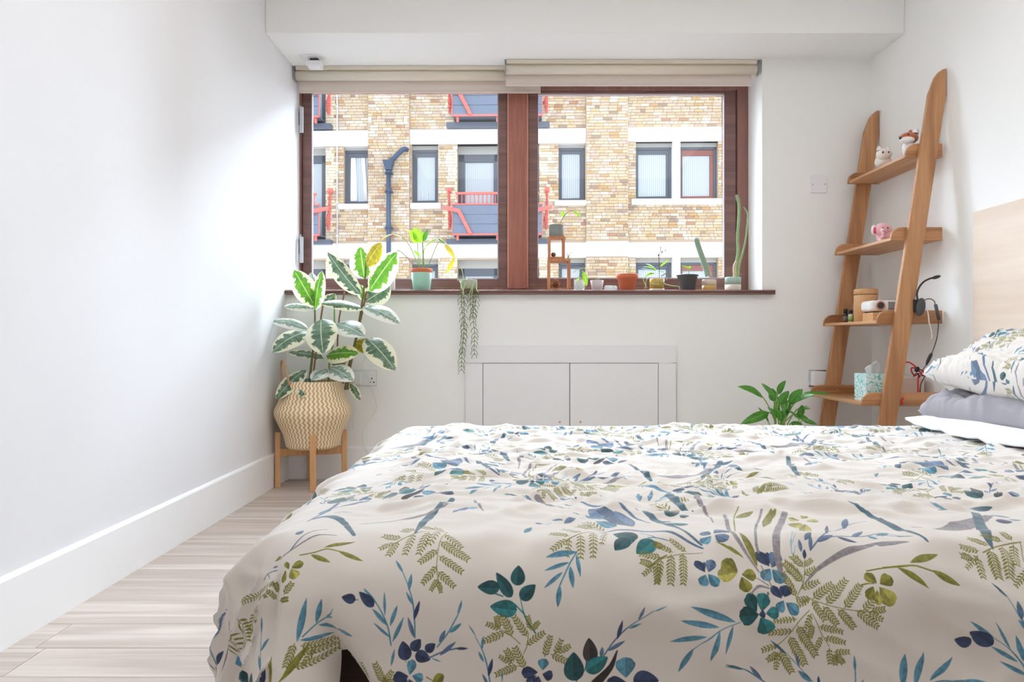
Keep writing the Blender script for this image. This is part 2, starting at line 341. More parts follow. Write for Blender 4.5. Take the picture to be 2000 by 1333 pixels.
PRINT = [
[0,.037,-.198,.046,-.138,.005,0,0,0],
[0,.061,-.176,.069,-.14,.004,0,0,0],
[0,.064,-.18,.094,-.189,.003,0,0,0],
[0,.092,-.186,.117,-.194,.003,0,0,0],
[0,.041,-.196,.084,-.199,.003,0,0,0],
[2,0,.001,.001,.001,.044,-.192,.061,-.178,.078,-.169,.084,-.168],
[2,0,.001,.001,0,.076,-.168,.082,-.163,.086,-.155],
[2,3,.001,.001,.001,.023,-.069,.045,-.064,.063,-.058,.084,-.063],
[0,.058,-.055,.104,-.036,.004,0,3,0],
[0,.04,-.068,.074,-.084,.004,0,3,0],
[0,.082,-.062,.124,-.082,.004,0,3,0],
[0,.011,-.094,.004,-.082,.004,0,3,2],
[0,.015,-.092,.031,-.082,.007,0,3,2],
[0,.015,-.093,.025,-.109,.008,0,9,2],
[0,.007,-.096,.006,-.116,.004,0,3,2],
[1,-.007,-.116,-.056,-.118,.007,0,9],
[1,-.049,-.122,-.107,-.116,.008,0,8],
[1,-.091,-.142,-.039,-.141,.008,0,7],
[1,-.091,-.148,-.042,-.152,.007,0,6],
[1,-.081,-.156,-.047,-.166,.005,0,5],
[1,-.141,-.121,-.132,-.168,.024,0,7],
[1,-.204,-.083,-.17,-.163,.03,0,7],
[1,-.091,-.149,-.1,-.173,.014,0,5],
[1,-.093,-.143,-.12,-.155,.016,0,5],
[1,.011,-.133,.02,-.116,.008,0,5],
[1,.006,-.142,.017,-.14,.006,0,5],
[1,-.019,-.136,-.043,-.126,.005,0,5],
[1,-.005,-.138,-.02,-.127,.006,0,5],
[1,-.059,-.134,-.049,-.128,.006,0,5],
[1,-.002,-.129,-.008,-.116,.006,0,5],
[1,.034,-.2,.025,-.228,.009,0,7],
[1,.043,-.204,.089,-.209,.007,0,10],
[1,.038,-.23,.089,-.226,.007,0,11],
[1,.044,-.212,.089,-.218,.007,0,10],
[1,.061,-.212,.047,-.228,.006,0,5],
[2,3,.001,.001,.001,.012,-.261,.02,-.244,.036,-.225],
[0,.021,-.244,.054,-.203,.005,0,3,0],
[0,.004,-.261,.002,-.213,.004,0,3,0],
[0,.034,-.261,.046,-.255,.001,0,3,0],
[2,0,.002,.001,.001,-.029,-.254,-.033,-.229,-.038,-.205,-.037,-.182],
[0,-.037,-.183,-.035,-.162,.003,0,0,0],
[0,-.038,-.204,-.014,-.19,.003,0,0,0],
[0,-.033,-.23,-.045,-.209,.004,0,0,0],
[0,-.029,-.253,-.008,-.229,.005,0,1,0],
[0,-.073,-.253,-.066,-.23,.009,0,2,1],
[0,-.083,-.244,-.13,-.22,.012,0,2,1],
[0,-.12,-.221,-.123,-.199,.004,0,1,0],
[2,0,.004,.004,.003,-.191,-.151,-.161,-.187,-.119,-.221],
[0,-.15,-.201,-.178,-.177,.005,0,0,0],
[2,10,.003,.009,.003,.005,.069,.028,.079,.063,.05,.097,-.015],
[0,.032,.104,.087,.116,.007,0,10,0],
[2,5,.001,.002,.001,-.008,-.075,.021,-.044,.042,-.026,.07,-.021],
[2,7,.001,.001,.001,.006,-.058,.02,-.024,.05,.002],
[0,.011,.188,.021,.238,.018,0,2,1],
[0,.03,.187,.05,.227,.008,0,0,0],
[0,.054,.215,.071,.238,.005,0,7,0],
[0,.006,.105,.023,.142,.007,0,0,0],
[0,.005,-.021,.012,-.006,.006,0,7,1],
[0,-.023,-.085,-.01,-.087,.002,0,7,0],
[2,7,.002,.004,.002,.001,.059,.019,.133,.026,.202,.04,.253],
[2,7,.002,.003,.002,.023,.138,.051,.167,.082,.183],
[2,7,.001,.001,.001,-.042,-.101,-.033,-.093,-.01,-.094],
[2,7,.001,.001,0,-.032,-.096,-.025,-.105],
[0,-.021,-.074,-.008,-.069,.004,0,3,2],
[2,4,0,0,0,.25,-.016,.241,-.043,.239,-.079,.24,-.101,.246,-.121],
[2,4,.001,.001,.001,.25,-.016,.216,-.016,.182,-.032,.168,-.044],
[1,.247,-.026,.276,-.058,.009,0,7],
[1,.242,-.046,.287,-.081,.011,0,11],
[1,.242,-.075,.279,-.101,.009,0,9],
[1,.24,-.092,.22,-.119,.008,0,7],
[1,.238,-.063,.213,-.087,.009,0,7],
[1,.242,-.101,.268,-.123,.008,0,7],
[1,.242,-.112,.233,-.128,.006,0,5],
[1,.244,-.115,.248,-.131,.005,0,5],
[1,.22,-.021,.21,-.073,.01,0,8],
[1,.196,-.025,.188,-.073,.01,0,7],
[1,.236,-.016,.223,-.054,.01,0,5],
[1,.173,-.041,.162,-.072,.01,0,6],
[1,.167,-.041,.146,-.055,.009,0,5],
[1,.176,-.03,.147,-.021,.011,0,6],
[1,.196,-.01,.174,-0,.013,0,5],
[1,.226,-0,.205,.01,.013,0,5],
[1,.242,-.013,.224,.012,.012,0,5],
[2,10,.005,.008,.002,.242,.17,.216,.089,.203,.025,.198,-.022],
[2,5,.001,.006,.002,.094,.047,.151,.058,.196,.075,.248,.128],
[0,.276,.112,.25,.081,.007,0,7,0],
[0,.252,.131,.282,.139,.005,0,7,0],
[0,.272,.106,.294,.112,.004,0,8,0],
[2,5,.003,.003,.001,.284,.169,.293,.128,.305,.093],
[2,0,.001,.001,0,.211,-.193,.21,-.168,.206,-.142,.198,-.121,.189,-.103],
[0,.189,-.103,.175,-.082,.002,0,0,0],
[0,.2,-.128,.202,-.105,.003,0,0,0],
[0,.206,-.147,.196,-.13,.002,0,0,0],
[0,.209,-.168,.217,-.142,.003,0,1,0],
[0,.21,-.193,.2,-.164,.003,0,7,0],
[2,0,.001,.001,0,.176,-.204,.17,-.175,.153,-.147,.132,-.127],
[0,.154,-.148,.132,-.125,.002,0,0,0],
[0,.166,-.162,.163,-.13,.002,0,0,0],
[0,.174,-.176,.184,-.148,.003,0,0,0],
[0,.178,-.199,.194,-.164,.003,0,0,0],
[0,.17,-.175,.146,-.153,.003,0,0,0],
[0,.176,-.193,.149,-.172,.002,0,0,0],
[0,.148,-.15,.125,-.13,.007,0,1,1],
[0,.12,-.141,.099,-.137,.007,0,1,1],
[2,1,0,0,0,.12,-.141,.124,-.141],
[0,.198,-.226,.193,-.198,.01,0,1,1],
[0,.207,-.212,.219,-.195,.008,0,1,1],
[0,.227,-.213,.241,-.202,.007,0,1,1],
[0,.212,-.217,.234,-.225,.009,0,1,1],
[0,.248,-.219,.272,-.199,.003,0,7,0],
[2,7,.001,.001,.001,.231,-.223,.252,-.214,.272,-.209],
[0,.271,-.209,.29,-.209,.002,0,1,0],
[0,.236,-.223,.25,-.228,.001,0,0,0],
[2,0,.001,.001,.001,.244,-.207,.26,-.186,.274,-.162],
[0,.274,-.162,.28,-.141,.002,0,0,0],
[0,.262,-.186,.28,-.173,.003,0,0,0],
[0,.247,-.2,.256,-.182,.003,0,7,0],
[0,.176,-.234,.181,-.209,.002,0,0,0],
[2,0,0,0,0,.198,-.229,.198,-.225],
[0,.204,-.246,.208,-.225,.007,0,0,2],
[0,.202,-.248,.18,-.253,.01,0,1,2],
[0,.208,-.247,.224,-.252,.007,0,0,2],
[0,.203,-.252,.21,-.27,.007,0,1,2],
[0,.2,-.252,.194,-.264,.006,0,1,2],
[1,.168,-.262,.152,-.231,.009,0,8],
[1,.139,-.262,.128,-.236,.007,0,6],
[1,.121,-.262,.112,-.235,.007,0,6],
[1,.163,-.261,.178,-.241,.007,0,6],
[1,.164,-.262,.18,-.254,.006,0,5],
[0,.237,-.262,.253,-.245,.007,0,3,2],
[2,3,.001,.001,0,.229,-.249,.241,-.256],
[0,.237,-.262,.226,-.261,.005,0,3,2],
[0,.336,-.124,.303,-.123,.01,0,2,1],
[0,.354,-.137,.331,-.102,.009,0,2,1],
[0,.363,-.121,.365,-.091,.011,0,2,1],
[0,.368,-.14,.39,-.12,.01,0,2,1],
[0,.362,-.155,.322,-.15,.012,0,6,1],
[2,6,.001,.001,0,.39,-.187,.374,-.163,.366,-.133],
[2,6,.001,.001,.001,.373,-.16,.359,-.147],
[2,6,.001,.001,.001,.329,-.132,.341,-.136],
[2,4,0,0,0,.339,-.182,.354,-.191,.367,-.202],
[2,4,0,0,0,.379,-.186,.378,-.202,.372,-.216],
[1,.337,-.181,.317,-.174,.006,0,5],
[1,.337,-.18,.331,-.164,.007,0,5],
[1,.344,-.186,.313,-.199,.008,0,7],
[1,.355,-.191,.341,-.163,.009,0,7],
[1,.377,-.191,.358,-.164,.008,0,7],
[1,.382,-.181,.378,-.163,.006,0,5],
[1,.383,-.182,.395,-.171,.006,0,5],
[1,.376,-.203,.403,-.185,.007,0,7],
[1,.373,-.237,.359,-.207,.009,0,7],
[1,.358,-.227,.346,-.211,.008,0,5],
[1,.356,-.23,.336,-.22,.006,0,5],
[1,.363,-.234,.331,-.246,.008,0,8],
[1,.403,-.22,.412,-.19,.008,0,7],
[1,.418,-.216,.428,-.196,.007,0,5],
[1,.421,-.214,.441,-.205,.007,0,5],
[1,.413,-.217,.441,-.231,.008,0,7],
[1,.443,-.046,.417,-.068,.008,0,6],
[1,.446,-.044,.44,-.079,.007,0,5],
[1,.465,-.032,.461,-.08,.009,0,7],
[1,.487,-.02,.48,-.08,.01,0,8],
[1,.509,-.012,.495,-.059,.008,0,5],
[1,.446,-.036,.417,-.029,.009,0,6],
[2,0,.001,.001,.001,.456,-.068,.443,-.09,.427,-.121],
[2,4,.001,.001,.001,.49,-.013,.465,-.027,.443,-.046],
[0,.456,-.068,.407,-.079,.005,0,0,0],
[0,.443,-.087,.404,-.1,.003,0,0,0],
[0,.432,-.102,.403,-.125,.003,0,0,0],
[0,.455,-.073,.459,-.109,.003,0,0,0],
[0,.444,-.093,.447,-.125,.004,0,0,0],
[0,.427,-.121,.423,-.151,.004,0,0,0],
[0,.554,-.044,.519,-.021,.015,0,2,1],
[0,.539,-.041,.515,-.069,.012,0,2,1],
[0,.578,-.051,.548,-.074,.014,0,6,1],
[2,2,.001,.001,.001,.539,-.057,.548,-.049],
[2,0,.001,.001,.001,.571,-.044,.585,-.045,.601,-.049],
[2,0,.001,.001,.001,.562,-.024,.583,-.045],
[1,.585,-.08,.553,-.075,.008,0,7],
[1,.571,-.092,.553,-.087,.008,0,5],
[1,.572,-.092,.554,-.107,.006,0,5],
[1,.578,-.086,.574,-.119,.009,0,7],
[1,.593,-.062,.577,-.058,.009,0,5],
[2,4,.001,.001,.001,.595,-.075,.579,-.084,.567,-.094],
[2,7,.001,.001,0,.491,-.22,.51,-.194,.534,-.173,.565,-.155],
[0,.565,-.156,.585,-.149,.001,0,0,0],
[0,.542,-.167,.552,-.15,.002,0,7,0],
[0,.528,-.18,.547,-.172,.002,0,0,0],
[0,.511,-.195,.519,-.168,.003,0,1,0],
[0,.497,-.213,.523,-.198,.003,0,7,0],
[0,.487,-.222,.489,-.207,.003,0,7,0],
[0,.472,-.23,.469,-.194,.011,0,11,1],
[0,.447,-.257,.446,-.214,.015,0,2,1],
[0,.465,-.243,.497,-.222,.012,0,6,1],
[2,2,0,0,0,.465,-.222,.463,-.24,.448,-.261],
[2,11,.001,.004,.007,.511,-.213,.501,-.237,.479,-.262],
[0,.524,-.253,.523,-.223,.015,0,0,2],
[0,.535,-.257,.573,-.258,.014,0,1,1],
[0,.527,-.262,.495,-.261,.011,0,1,2],
[0,.4,-.24,.402,-.223,.008,0,0,2],
[0,.393,-.243,.369,-.243,.009,0,1,2],
[0,.4,-.246,.415,-.25,.008,0,1,2],
[0,.394,-.249,.39,-.263,.007,0,1,2],
[0,.391,-.248,.376,-.257,.004,0,1,2],
[2,0,.001,.001,0,.323,-.262,.319,-.237,.312,-.214,.3,-.191],
[0,.301,-.191,.29,-.175,.001,0,0,0],
[0,.31,-.211,.312,-.191,.002,0,0,0],
[0,.313,-.228,.305,-.213,.002,0,0,0],
[0,.32,-.248,.326,-.223,.003,0,1,0],
[0,.32,-.261,.311,-.245,.002,0,7,0],
[0,.34,-.257,.341,-.241,.001,0,0,0],
[2,0,0,.001,0,.694,-.171,.665,-.182,.639,-.198,.624,-.211],
[0,.687,-.171,.621,-.15,.005,0,0,0],
[0,.662,-.178,.604,-.168,.004,0,0,0],
[0,.642,-.19,.589,-.2,.004,0,0,0],
[0,.663,-.184,.648,-.227,.004,0,0,0],
[0,.683,-.176,.67,-.216,.003,0,0,0],
[0,.624,-.21,.602,-.246,.004,0,0,0],
[0,.718,-.157,.706,-.133,.01,0,2,2],
[0,.726,-.156,.733,-.132,.011,0,6,2],
[0,.732,-.159,.752,-.158,.008,0,6,2],
[0,.723,-.164,.736,-.187,.013,0,6,2],
[0,.721,-.16,.693,-.164,.013,0,2,2],
[0,.721,-.16,.731,-.16,.005,0,1,2],
[0,.65,-.101,.639,-.081,.007,0,1,2],
[0,.65,-.098,.652,-.083,.002,0,1,2],
[0,.655,-.101,.665,-.08,.008,0,7,2],
[0,.65,-.105,.642,-.121,.008,0,0,2],
[0,.654,-.104,.666,-.122,.008,0,0,2],
[0,.676,-.026,.665,-.01,.009,0,7,2],
[0,.681,-.026,.707,-.011,.014,0,7,2],
[0,.675,-.031,.657,-.043,.009,0,0,2],
[0,.681,-.032,.695,-.051,.011,0,7,2],
[0,.751,-.091,.736,-.068,.01,0,1,2],
[0,.752,-.087,.753,-.068,.004,0,1,2],
[0,.754,-.093,.769,-.068,.01,0,7,2],
[0,.751,-.095,.736,-.113,.009,0,0,2],
[0,.754,-.096,.768,-.116,.011,0,0,2],
[0,.76,-.139,.746,-.122,.007,0,1,2],
[0,.761,-.137,.763,-.121,.004,0,1,2],
[0,.764,-.137,.774,-.121,.008,0,1,2],
[0,.762,-.142,.751,-.157,.007,0,0,2],
[0,.765,-.145,.781,-.159,.009,0,0,2],
[0,.698,-.102,.679,-.084,.012,0,3,2],
[0,.698,-.103,.668,-.107,.011,0,9,2],
[0,.703,-.107,.726,-.106,.009,0,3,2],
[0,.702,-.11,.707,-.131,.01,0,3,2],
[0,.731,-.093,.722,-.023,.006,0,3,0],
[0,.704,-.076,.677,-.048,.002,0,3,0],
[0,.712,-.081,.693,-.06,.002,0,3,0],
[2,5,.003,.004,.001,.733,.09,.712,-.015,.716,-.065,.732,-.101],
[2,5,.002,.002,.002,.799,.091,.762,.012,.742,-.046,.739,-.069],
[2,5,.005,.006,.004,.835,.077,.789,-.01,.769,-.065,.766,-.1],
[2,5,.001,.002,.001,.743,-.125,.726,-.123,.711,-.133],
[2,5,.001,.001,.001,.727,-.111,.742,-.121],
[2,5,.001,.001,.001,.738,-.091,.747,-.123],
[0,.74,-.13,.738,-.136,.002,0,5,1],
[2,4,0,0,0,.654,-.065,.623,-.069,.593,-.079,.577,-.085],
[1,.585,-.082,.575,-.118,.008,0,7],
[1,.602,-.073,.595,-.119,.01,0,9],
[1,.622,-.069,.614,-.119,.009,0,10],
[1,.628,-.064,.605,-.047,.008,0,6],
[1,.605,-.069,.581,-.058,.007,0,6],
[0,.651,.027,.629,.042,.005,0,6,0],
[0,.655,.1,.629,.094,.004,0,2,0],
[0,.67,.087,.651,.09,.003,0,10,0],
[0,.633,.064,.611,.063,.004,0,10,0],
[2,0,0,.001,.001,.67,-.234,.698,-.24,.716,-.25,.734,-.262],
[0,.698,-.241,.67,-.231,.002,0,10,0],
[0,.726,-.257,.708,-.236,.003,0,7,0],
[2,3,.001,.001,.001,.72,-.013,.744,.072,.764,.11],
[0,.745,.068,.784,.091,.008,0,3,0],
[0,.776,.016,.816,.089,.007,0,3,0],
[0,.793,.046,.824,.089,.005,0,3,0],
[0,.904,-.119,.892,-.104,.008,0,3,2],
[0,.908,-.12,.926,-.112,.009,0,3,2],
[0,.906,-.124,.921,-.148,.011,0,9,2],
[0,.898,-.123,.886,-.14,.007,0,3,2],
[0,.902,-.128,.9,-.148,.006,0,9,2],
[2,3,.001,.001,0,.881,-.121,.89,-.119,.9,-.119],
[2,3,.001,.001,.001,.896,-.1,.918,-.098,.951,-.1],
[0,.85,.05,.833,.057,.009,0,9,2],
[0,.847,.038,.828,.017,.014,0,9,2],
[0,.852,.03,.834,-.014,.01,0,9,2],
[0,.859,.044,.879,.041,.009,0,9,2],
[0,.857,.058,.868,.067,.007,0,9,2],
[2,5,.001,.006,.001,.798,-.118,.827,-.093,.866,-.071,.909,-.054,.937,-.051,.968,-.058],
[2,4,0,0,0,.782,-.139,.798,-.113,.808,-.08],
[2,4,0,0,0,.801,-.139,.83,-.149,.864,-.155,.896,-.157],
[2,4,0,0,0,.798,-.155,.776,-.172,.758,-.198,.744,-.209],
[2,4,0,0,0,.801,-.159,.812,-.185,.824,-.205],
[1,.796,-.115,.775,-.086,.011,0,9],
[1,.782,-.136,.769,-.102,.008,0,9],
[1,.8,-.105,.822,-.093,.007,0,5],
[1,.802,-.093,.79,-.076,.01,0,5],
[1,.804,-.091,.82,-.079,.006,0,5],
[1,.792,-.125,.82,-.115,.007,0,6],
[1,.807,-.139,.84,-.118,.009,0,8],
[1,.825,-.146,.862,-.112,.009,0,10],
[1,.85,-.151,.88,-.121,.009,0,9],
[1,.876,-.155,.896,-.139,.008,0,5],
[1,.888,-.156,.908,-.153,.007,0,5],
[1,.883,-.157,.904,-.167,.007,0,5],
[1,.866,-.155,.896,-.177,.009,0,8],
[1,.84,-.154,.862,-.178,.009,0,8],
[1,.819,-.15,.837,-.174,.009,0,7],
[1,.805,-.142,.818,-.168,.008,0,7],
[1,.803,-.139,.782,-.141,.006,0,5],
[1,.801,-.141,.78,-.15,.005,0,5],
[1,.776,-.166,.742,-.169,.005,0,7],
[1,.77,-.182,.736,-.187,.008,0,7],
[1,.777,-.175,.804,-.219,.01,0,12],
[1,.767,-.192,.788,-.232,.01,0,10],
[1,.75,-.205,.726,-.213,.007,0,5],
[1,.75,-.216,.734,-.227,.007,0,5],
[1,.753,-.213,.769,-.244,.009,0,8],
[1,.75,-.217,.746,-.241,.006,0,5],
[1,.799,-.16,.788,-.178,.006,0,5],
[1,.798,-.172,.796,-.191,.007,0,5],
[1,.81,-.176,.845,-.185,.007,0,8],
[1,.818,-.193,.848,-.2,.007,0,7],
[1,.813,-.191,.805,-.21,.006,0,5],
[1,.824,-.208,.825,-.231,.007,0,5],
[1,.831,-.213,.853,-.213,.006,0,5],
[1,.834,-.216,.844,-.23,.007,0,5],
[1,.832,-.216,.833,-.232,.006,0,5],
[2,7,.001,.001,0,.822,-.064,.846,-.04,.881,-.007,.919,.021,.962,.041],
[2,7,.001,.001,.001,.844,-.045,.878,-.031,.907,-.023,.931,-.025,.961,-.023,.978,-.041],
[0,.822,-.064,.833,-.034,.003,0,7,0],
[0,.838,-.048,.872,-.029,.005,0,7,0],
[0,.863,-.026,.884,.019,.003,0,1,0],
[0,.908,.011,.93,.048,.005,0,7,0],
[0,.877,-.034,.907,-.04,.005,0,1,0],
[0,.906,-.024,.932,-.005,.005,0,7,0],
[0,.93,-.026,.939,-.04,.003,0,0,0],
[0,.941,-.03,.964,-.021,.003,0,0,0],
[0,.968,-.037,.977,-.042,.002,0,7,0],
[0,.819,-.047,.84,-.021,.004,0,7,0],
[0,.806,-.068,.81,-.046,.003,0,7,0],
[0,.808,-.079,.813,-.063,.003,0,1,0],
[2,8,0,.001,0,.79,-.073,.796,-.05,.808,-.025],
[2,8,0,.001,0,.794,-.057,.81,-.032],
[2,8,0,.001,0,.794,-.071,.8,-.058],
[2,10,.003,.006,.004,.96,.129,.979,.086,.988,.042,.996,-.007],
[2,0,0,0,0,.74,-.199,.761,-.216,.78,-.236,.804,-.262],
[0,.762,-.218,.74,-.199,.002,0,10,0],
[0,.78,-.236,.775,-.216,.002,0,7,0],
[0,.797,-.257,.778,-.241,.004,0,0,0],
[0,.808,-.262,.807,-.248,.002,0,1,0],
[0,.862,-.243,.86,-.218,.002,0,0,0],
[2,0,.001,.001,.001,.862,-.262,.862,-.243],
[0,.867,-.261,.875,-.253,.001,0,0,0],
[0,.956,-.096,1.007,-.082,.005,0,3,0],
[2,3,.001,.001,.001,.92,-.097,.957,-.1,.986,-.107],
[0,.938,-.1,.971,-.128,.004,0,3,0],
[0,.985,-.106,1.022,-.124,.005,0,3,0],
[2,5,.002,.017,.005,1.02,.006,1.059,0,1.107,.019,1.159,.051,1.199,.079],
[2,10,.006,.009,.001,1.199,.126,1.152,.037,1.113,-.039,1.102,-.069],
[0,1.206,.092,1.233,.079,.011,0,7,1],
[0,1.188,.047,1.214,.046,.009,0,1,1],
[0,1.215,.056,1.237,.057,.004,0,0,0],
[2,10,.003,.004,.002,.994,.057,.999,.011,.999,-.031,1.002,-.061],
[2,0,.001,.001,.001,.95,-.028,.968,-.037,.989,-.045],
[0,.968,-.037,.991,-.045,.002,0,0,0],
[0,.948,-.032,.966,-.02,.004,0,0,0],
[2,5,.005,.005,.001,.936,-.055,.954,-.057,.974,-.06],
[2,4,.001,.001,.001,1.155,-.055,1.123,-.059,1.083,-.075],
[2,4,0,0,0,1.154,-.054,1.137,-.096],
[1,1.078,-.072,1.05,-.068,.008,0,6],
[1,1.072,-.08,1.043,-.101,.006,0,6],
[1,1.063,-.084,1.045,-.082,.008,0,5],
[1,1.071,-.082,1.064,-.113,.009,0,6],
[1,1.095,-.071,1.089,-.112,.012,0,9],
[1,1.122,-.062,1.105,-.113,.012,0,10],
[1,1.141,-.059,1.122,-.096,.01,0,7],
[1,1.138,-.1,1.108,-.124,.007,0,7],
[1,1.101,-.061,1.079,-.046,.01,0,7],
[1,1.128,-.051,1.107,-.035,.01,0,7],
[1,1.143,-.051,1.141,-.031,.009,0,5],
[1,1.127,-.132,1.117,-.146,.006,0,5],
[2,0,.001,.001,0,1.12,-.185,1.1,-.164,1.088,-.138],
[0,1.088,-.138,1.073,-.119,.002,0,10,0],
[0,1.1,-.163,1.1,-.142,.004,0,7,0],
[0,1.11,-.178,1.095,-.164,.003,0,0,0],
[2,0,.001,.001,0,1.107,-.252,1.098,-.228,1.081,-.204,1.061,-.189],
[0,1.062,-.19,1.029,-.167,.003,0,0,0],
[0,1.082,-.204,1.064,-.167,.002,0,0,0],
[0,1.097,-.219,1.091,-.184,.004,0,0,0],
[0,1.106,-.246,1.114,-.199,.004,0,0,0],
[0,1.09,-.221,1.058,-.202,.003,0,0,0],
[0,1.104,-.241,1.069,-.223,.003,0,0,0],
[0,1.06,-.199,1.027,-.181,.011,0,1,1],
[0,1.032,-.2,1.008,-.194,.009,0,1,1],
[0,.93,-.263,.936,-.216,.006,0,0,0],
[0,.948,-.262,.963,-.213,.005,0,0,0],
[0,.97,-.254,1.004,-.219,.004,0,0,0],
[0,.998,-.252,1.048,-.252,.004,0,0,0],
[2,0,.001,.001,.001,.96,-.262,.984,-.254,.999,-.252],
[0,1.175,.137,1.148,.095,.003,0,0,0],
[0,1.143,.112,1.129,.095,.004,0,0,0],
[0,1.125,.141,1.163,.129,.007,0,0,0],
[0,1.123,.109,1.161,.13,.007,0,10,0],
[0,.526,.067,.495,.118,.021,0,7,1],
[0,.531,.09,.558,.024,.026,0,7,1],
[0,.529,.021,.499,.048,.015,0,0,1],
[2,7,.001,.006,.002,.497,-.014,.525,.001,.547,-.007,.589,-.016,.626,-.035,.656,-.055],
[2,7,.002,.006,.002,.457,.175,.508,.152,.553,.118,.591,.046],
[2,10,.002,.008,.002,.581,.133,.6,.096,.622,.021,.656,-.047],
[2,5,.007,.005,.002,.405,.213,.429,.174,.466,.132],
[0,.375,-.005,.388,.019,.005,0,0,0],
[0,.395,.044,.409,.039,.003,0,7,0],
[0,.411,.031,.423,.042,.003,0,8,0],
[0,.444,.039,.467,.063,.006,0,7,0],
[0,.424,.052,.443,.049,.003,0,7,0],
[0,.437,.084,.451,.093,.003,0,7,0],
[0,.459,.088,.474,.084,.003,0,7,0],
[0,.485,.086,.499,.068,.004,0,0,0],
[0,.473,.072,.484,.065,.002,0,0,0],
[1,.49,.011,.467,.024,.014,0,5],
[1,.468,-.02,.439,-.002,.013,0,6],
[1,.507,0,.481,.041,.014,0,6],
[1,.646,.137,.624,.178,.02,0,5],
[1,.688,.153,.659,.186,.019,0,6],
[1,.667,.129,.642,.129,.014,0,5],
[0,.628,.091,.656,.106,.011,0,2,1],
[0,.652,.084,.669,.083,.006,0,10,1],
[0,.609,.061,.632,.066,.004,0,10,0],
[0,.625,.03,.655,.034,.011,0,6,1],
[2,10,.009,.006,.002,.663,.213,.67,.142,.681,.109],
[2,5,.006,.005,.003,.717,.213,.703,.161,.703,.106],
[2,5,.003,.002,.001,.704,.106,.7,.045],
]
# ================================ the room =====================================
RX = 1.967                                   # right wall
ZB, ZC, YB = 2.296, 2.62, 3.588              # soffit height, ceiling height, face of the bulkhead
YW = 4.15                                    # plane of the window frame
def LX(y): return -1.232 - (D - y) * 0.00857  # left wall (runs very slightly out of square)

floor = struct(MB().box(LX(-1.4) - .1, RX + .1, -1.4, D + .02, -0.08, -0.012).build('floor', M['dark']))
y, row = -1.3, 0
edges = []
pitch = 0.1505
k0 = 0.753 * F / (1150 / 2.76 + 850 - 666.5)
while k0 > -1.3: k0 -= pitch
yy = k0
while yy < D:
    a, b = max(yy, -1.4), min(yy + pitch, D)
    x = LX(a) - RND.uniform(0, 0.9)
    while x < RX:
        L = RND.uniform(0.75, 1.35)
        x0, x1 = max(x, LX(a) + 0.0), min(x + L, RX)
        if x1 - x0 > 0.03 and b - a > 0.02:
            MB().box(x0 + .0008, x1 - .0008, a + .001, b - .001, -0.012, RND.uniform(-0.0004, 0.0)).build('plank', M['floor'], floor)
        x += L
    yy += pitch

struct(MB().prism([(LX(-1.4), -1.4), (LX(4.4), 4.4), (LX(4.4) - .2, 4.4), (LX(-1.4) - .2, -1.4)], 'z', -0.08, ZC + .1).build('wall_left', M['paint_left']))
struct(MB().box(RX, RX + .2, -1.4, D + .3, -0.08, ZC + .1).build('wall_right', M['paint']))
wb = MB().box(LX(D) - .0, RX + .0, D, 4.36, -0.08, 1.006)
wb.box(1.368, RX, D, 4.36, 1.006, ZB)
struct(wb.build('wall_back', M['paint']))
struct(MB().box(LX(-1.4) - .2, RX + .2, -1.6, -1.4, -0.08, ZC + .1).build('wall_rear', M['paint']))
ceil = struct(MB().box(LX(-1.4) - .2, RX + .2, -1.4, 4.36, ZC, ZC + .12).build('ceiling', M['paint']))
MB().box(LX(YB) - .0, RX, YB, 4.36, ZB, ZC).build('bulkhead', M['paint'], ceil, 0.004)

def skirting(name, p0, p1, nrm):
    """board along p0->p1 standing proud along nrm, with a rounded top edge"""
    prof = [(0, 0), (0.014, 0), (0.014, 0.166), (0.011, 0.1715), (0.006, 0.1745), (0, 0.1755)]
    vs, n = [], len(prof)
    for p in (p0, p1):
        for (o, z) in prof: vs.append((p[0] + nrm[0] * o, p[1] + nrm[1] * o, z))
    fs = [(i, (i + 1) % n, n + (i + 1) % n, n + i) for i in range(n)] + [tuple(range(n)), tuple(range(n, 2 * n))]
    return struct(MB().add(vs, fs).build(name, M['gloss']))
skirting('baseboard_left', (LX(-1.4), -1.4), (LX(D), D), (1, 0))
skirting('baseboard_back', (LX(D) + .014, D), (-0.265, D), (0, -1))
struct(bpy.data.objects['baseboard_back'])
o = skirting('baseboard_right', (RX, -1.4), (RX, D), (-1, 0))

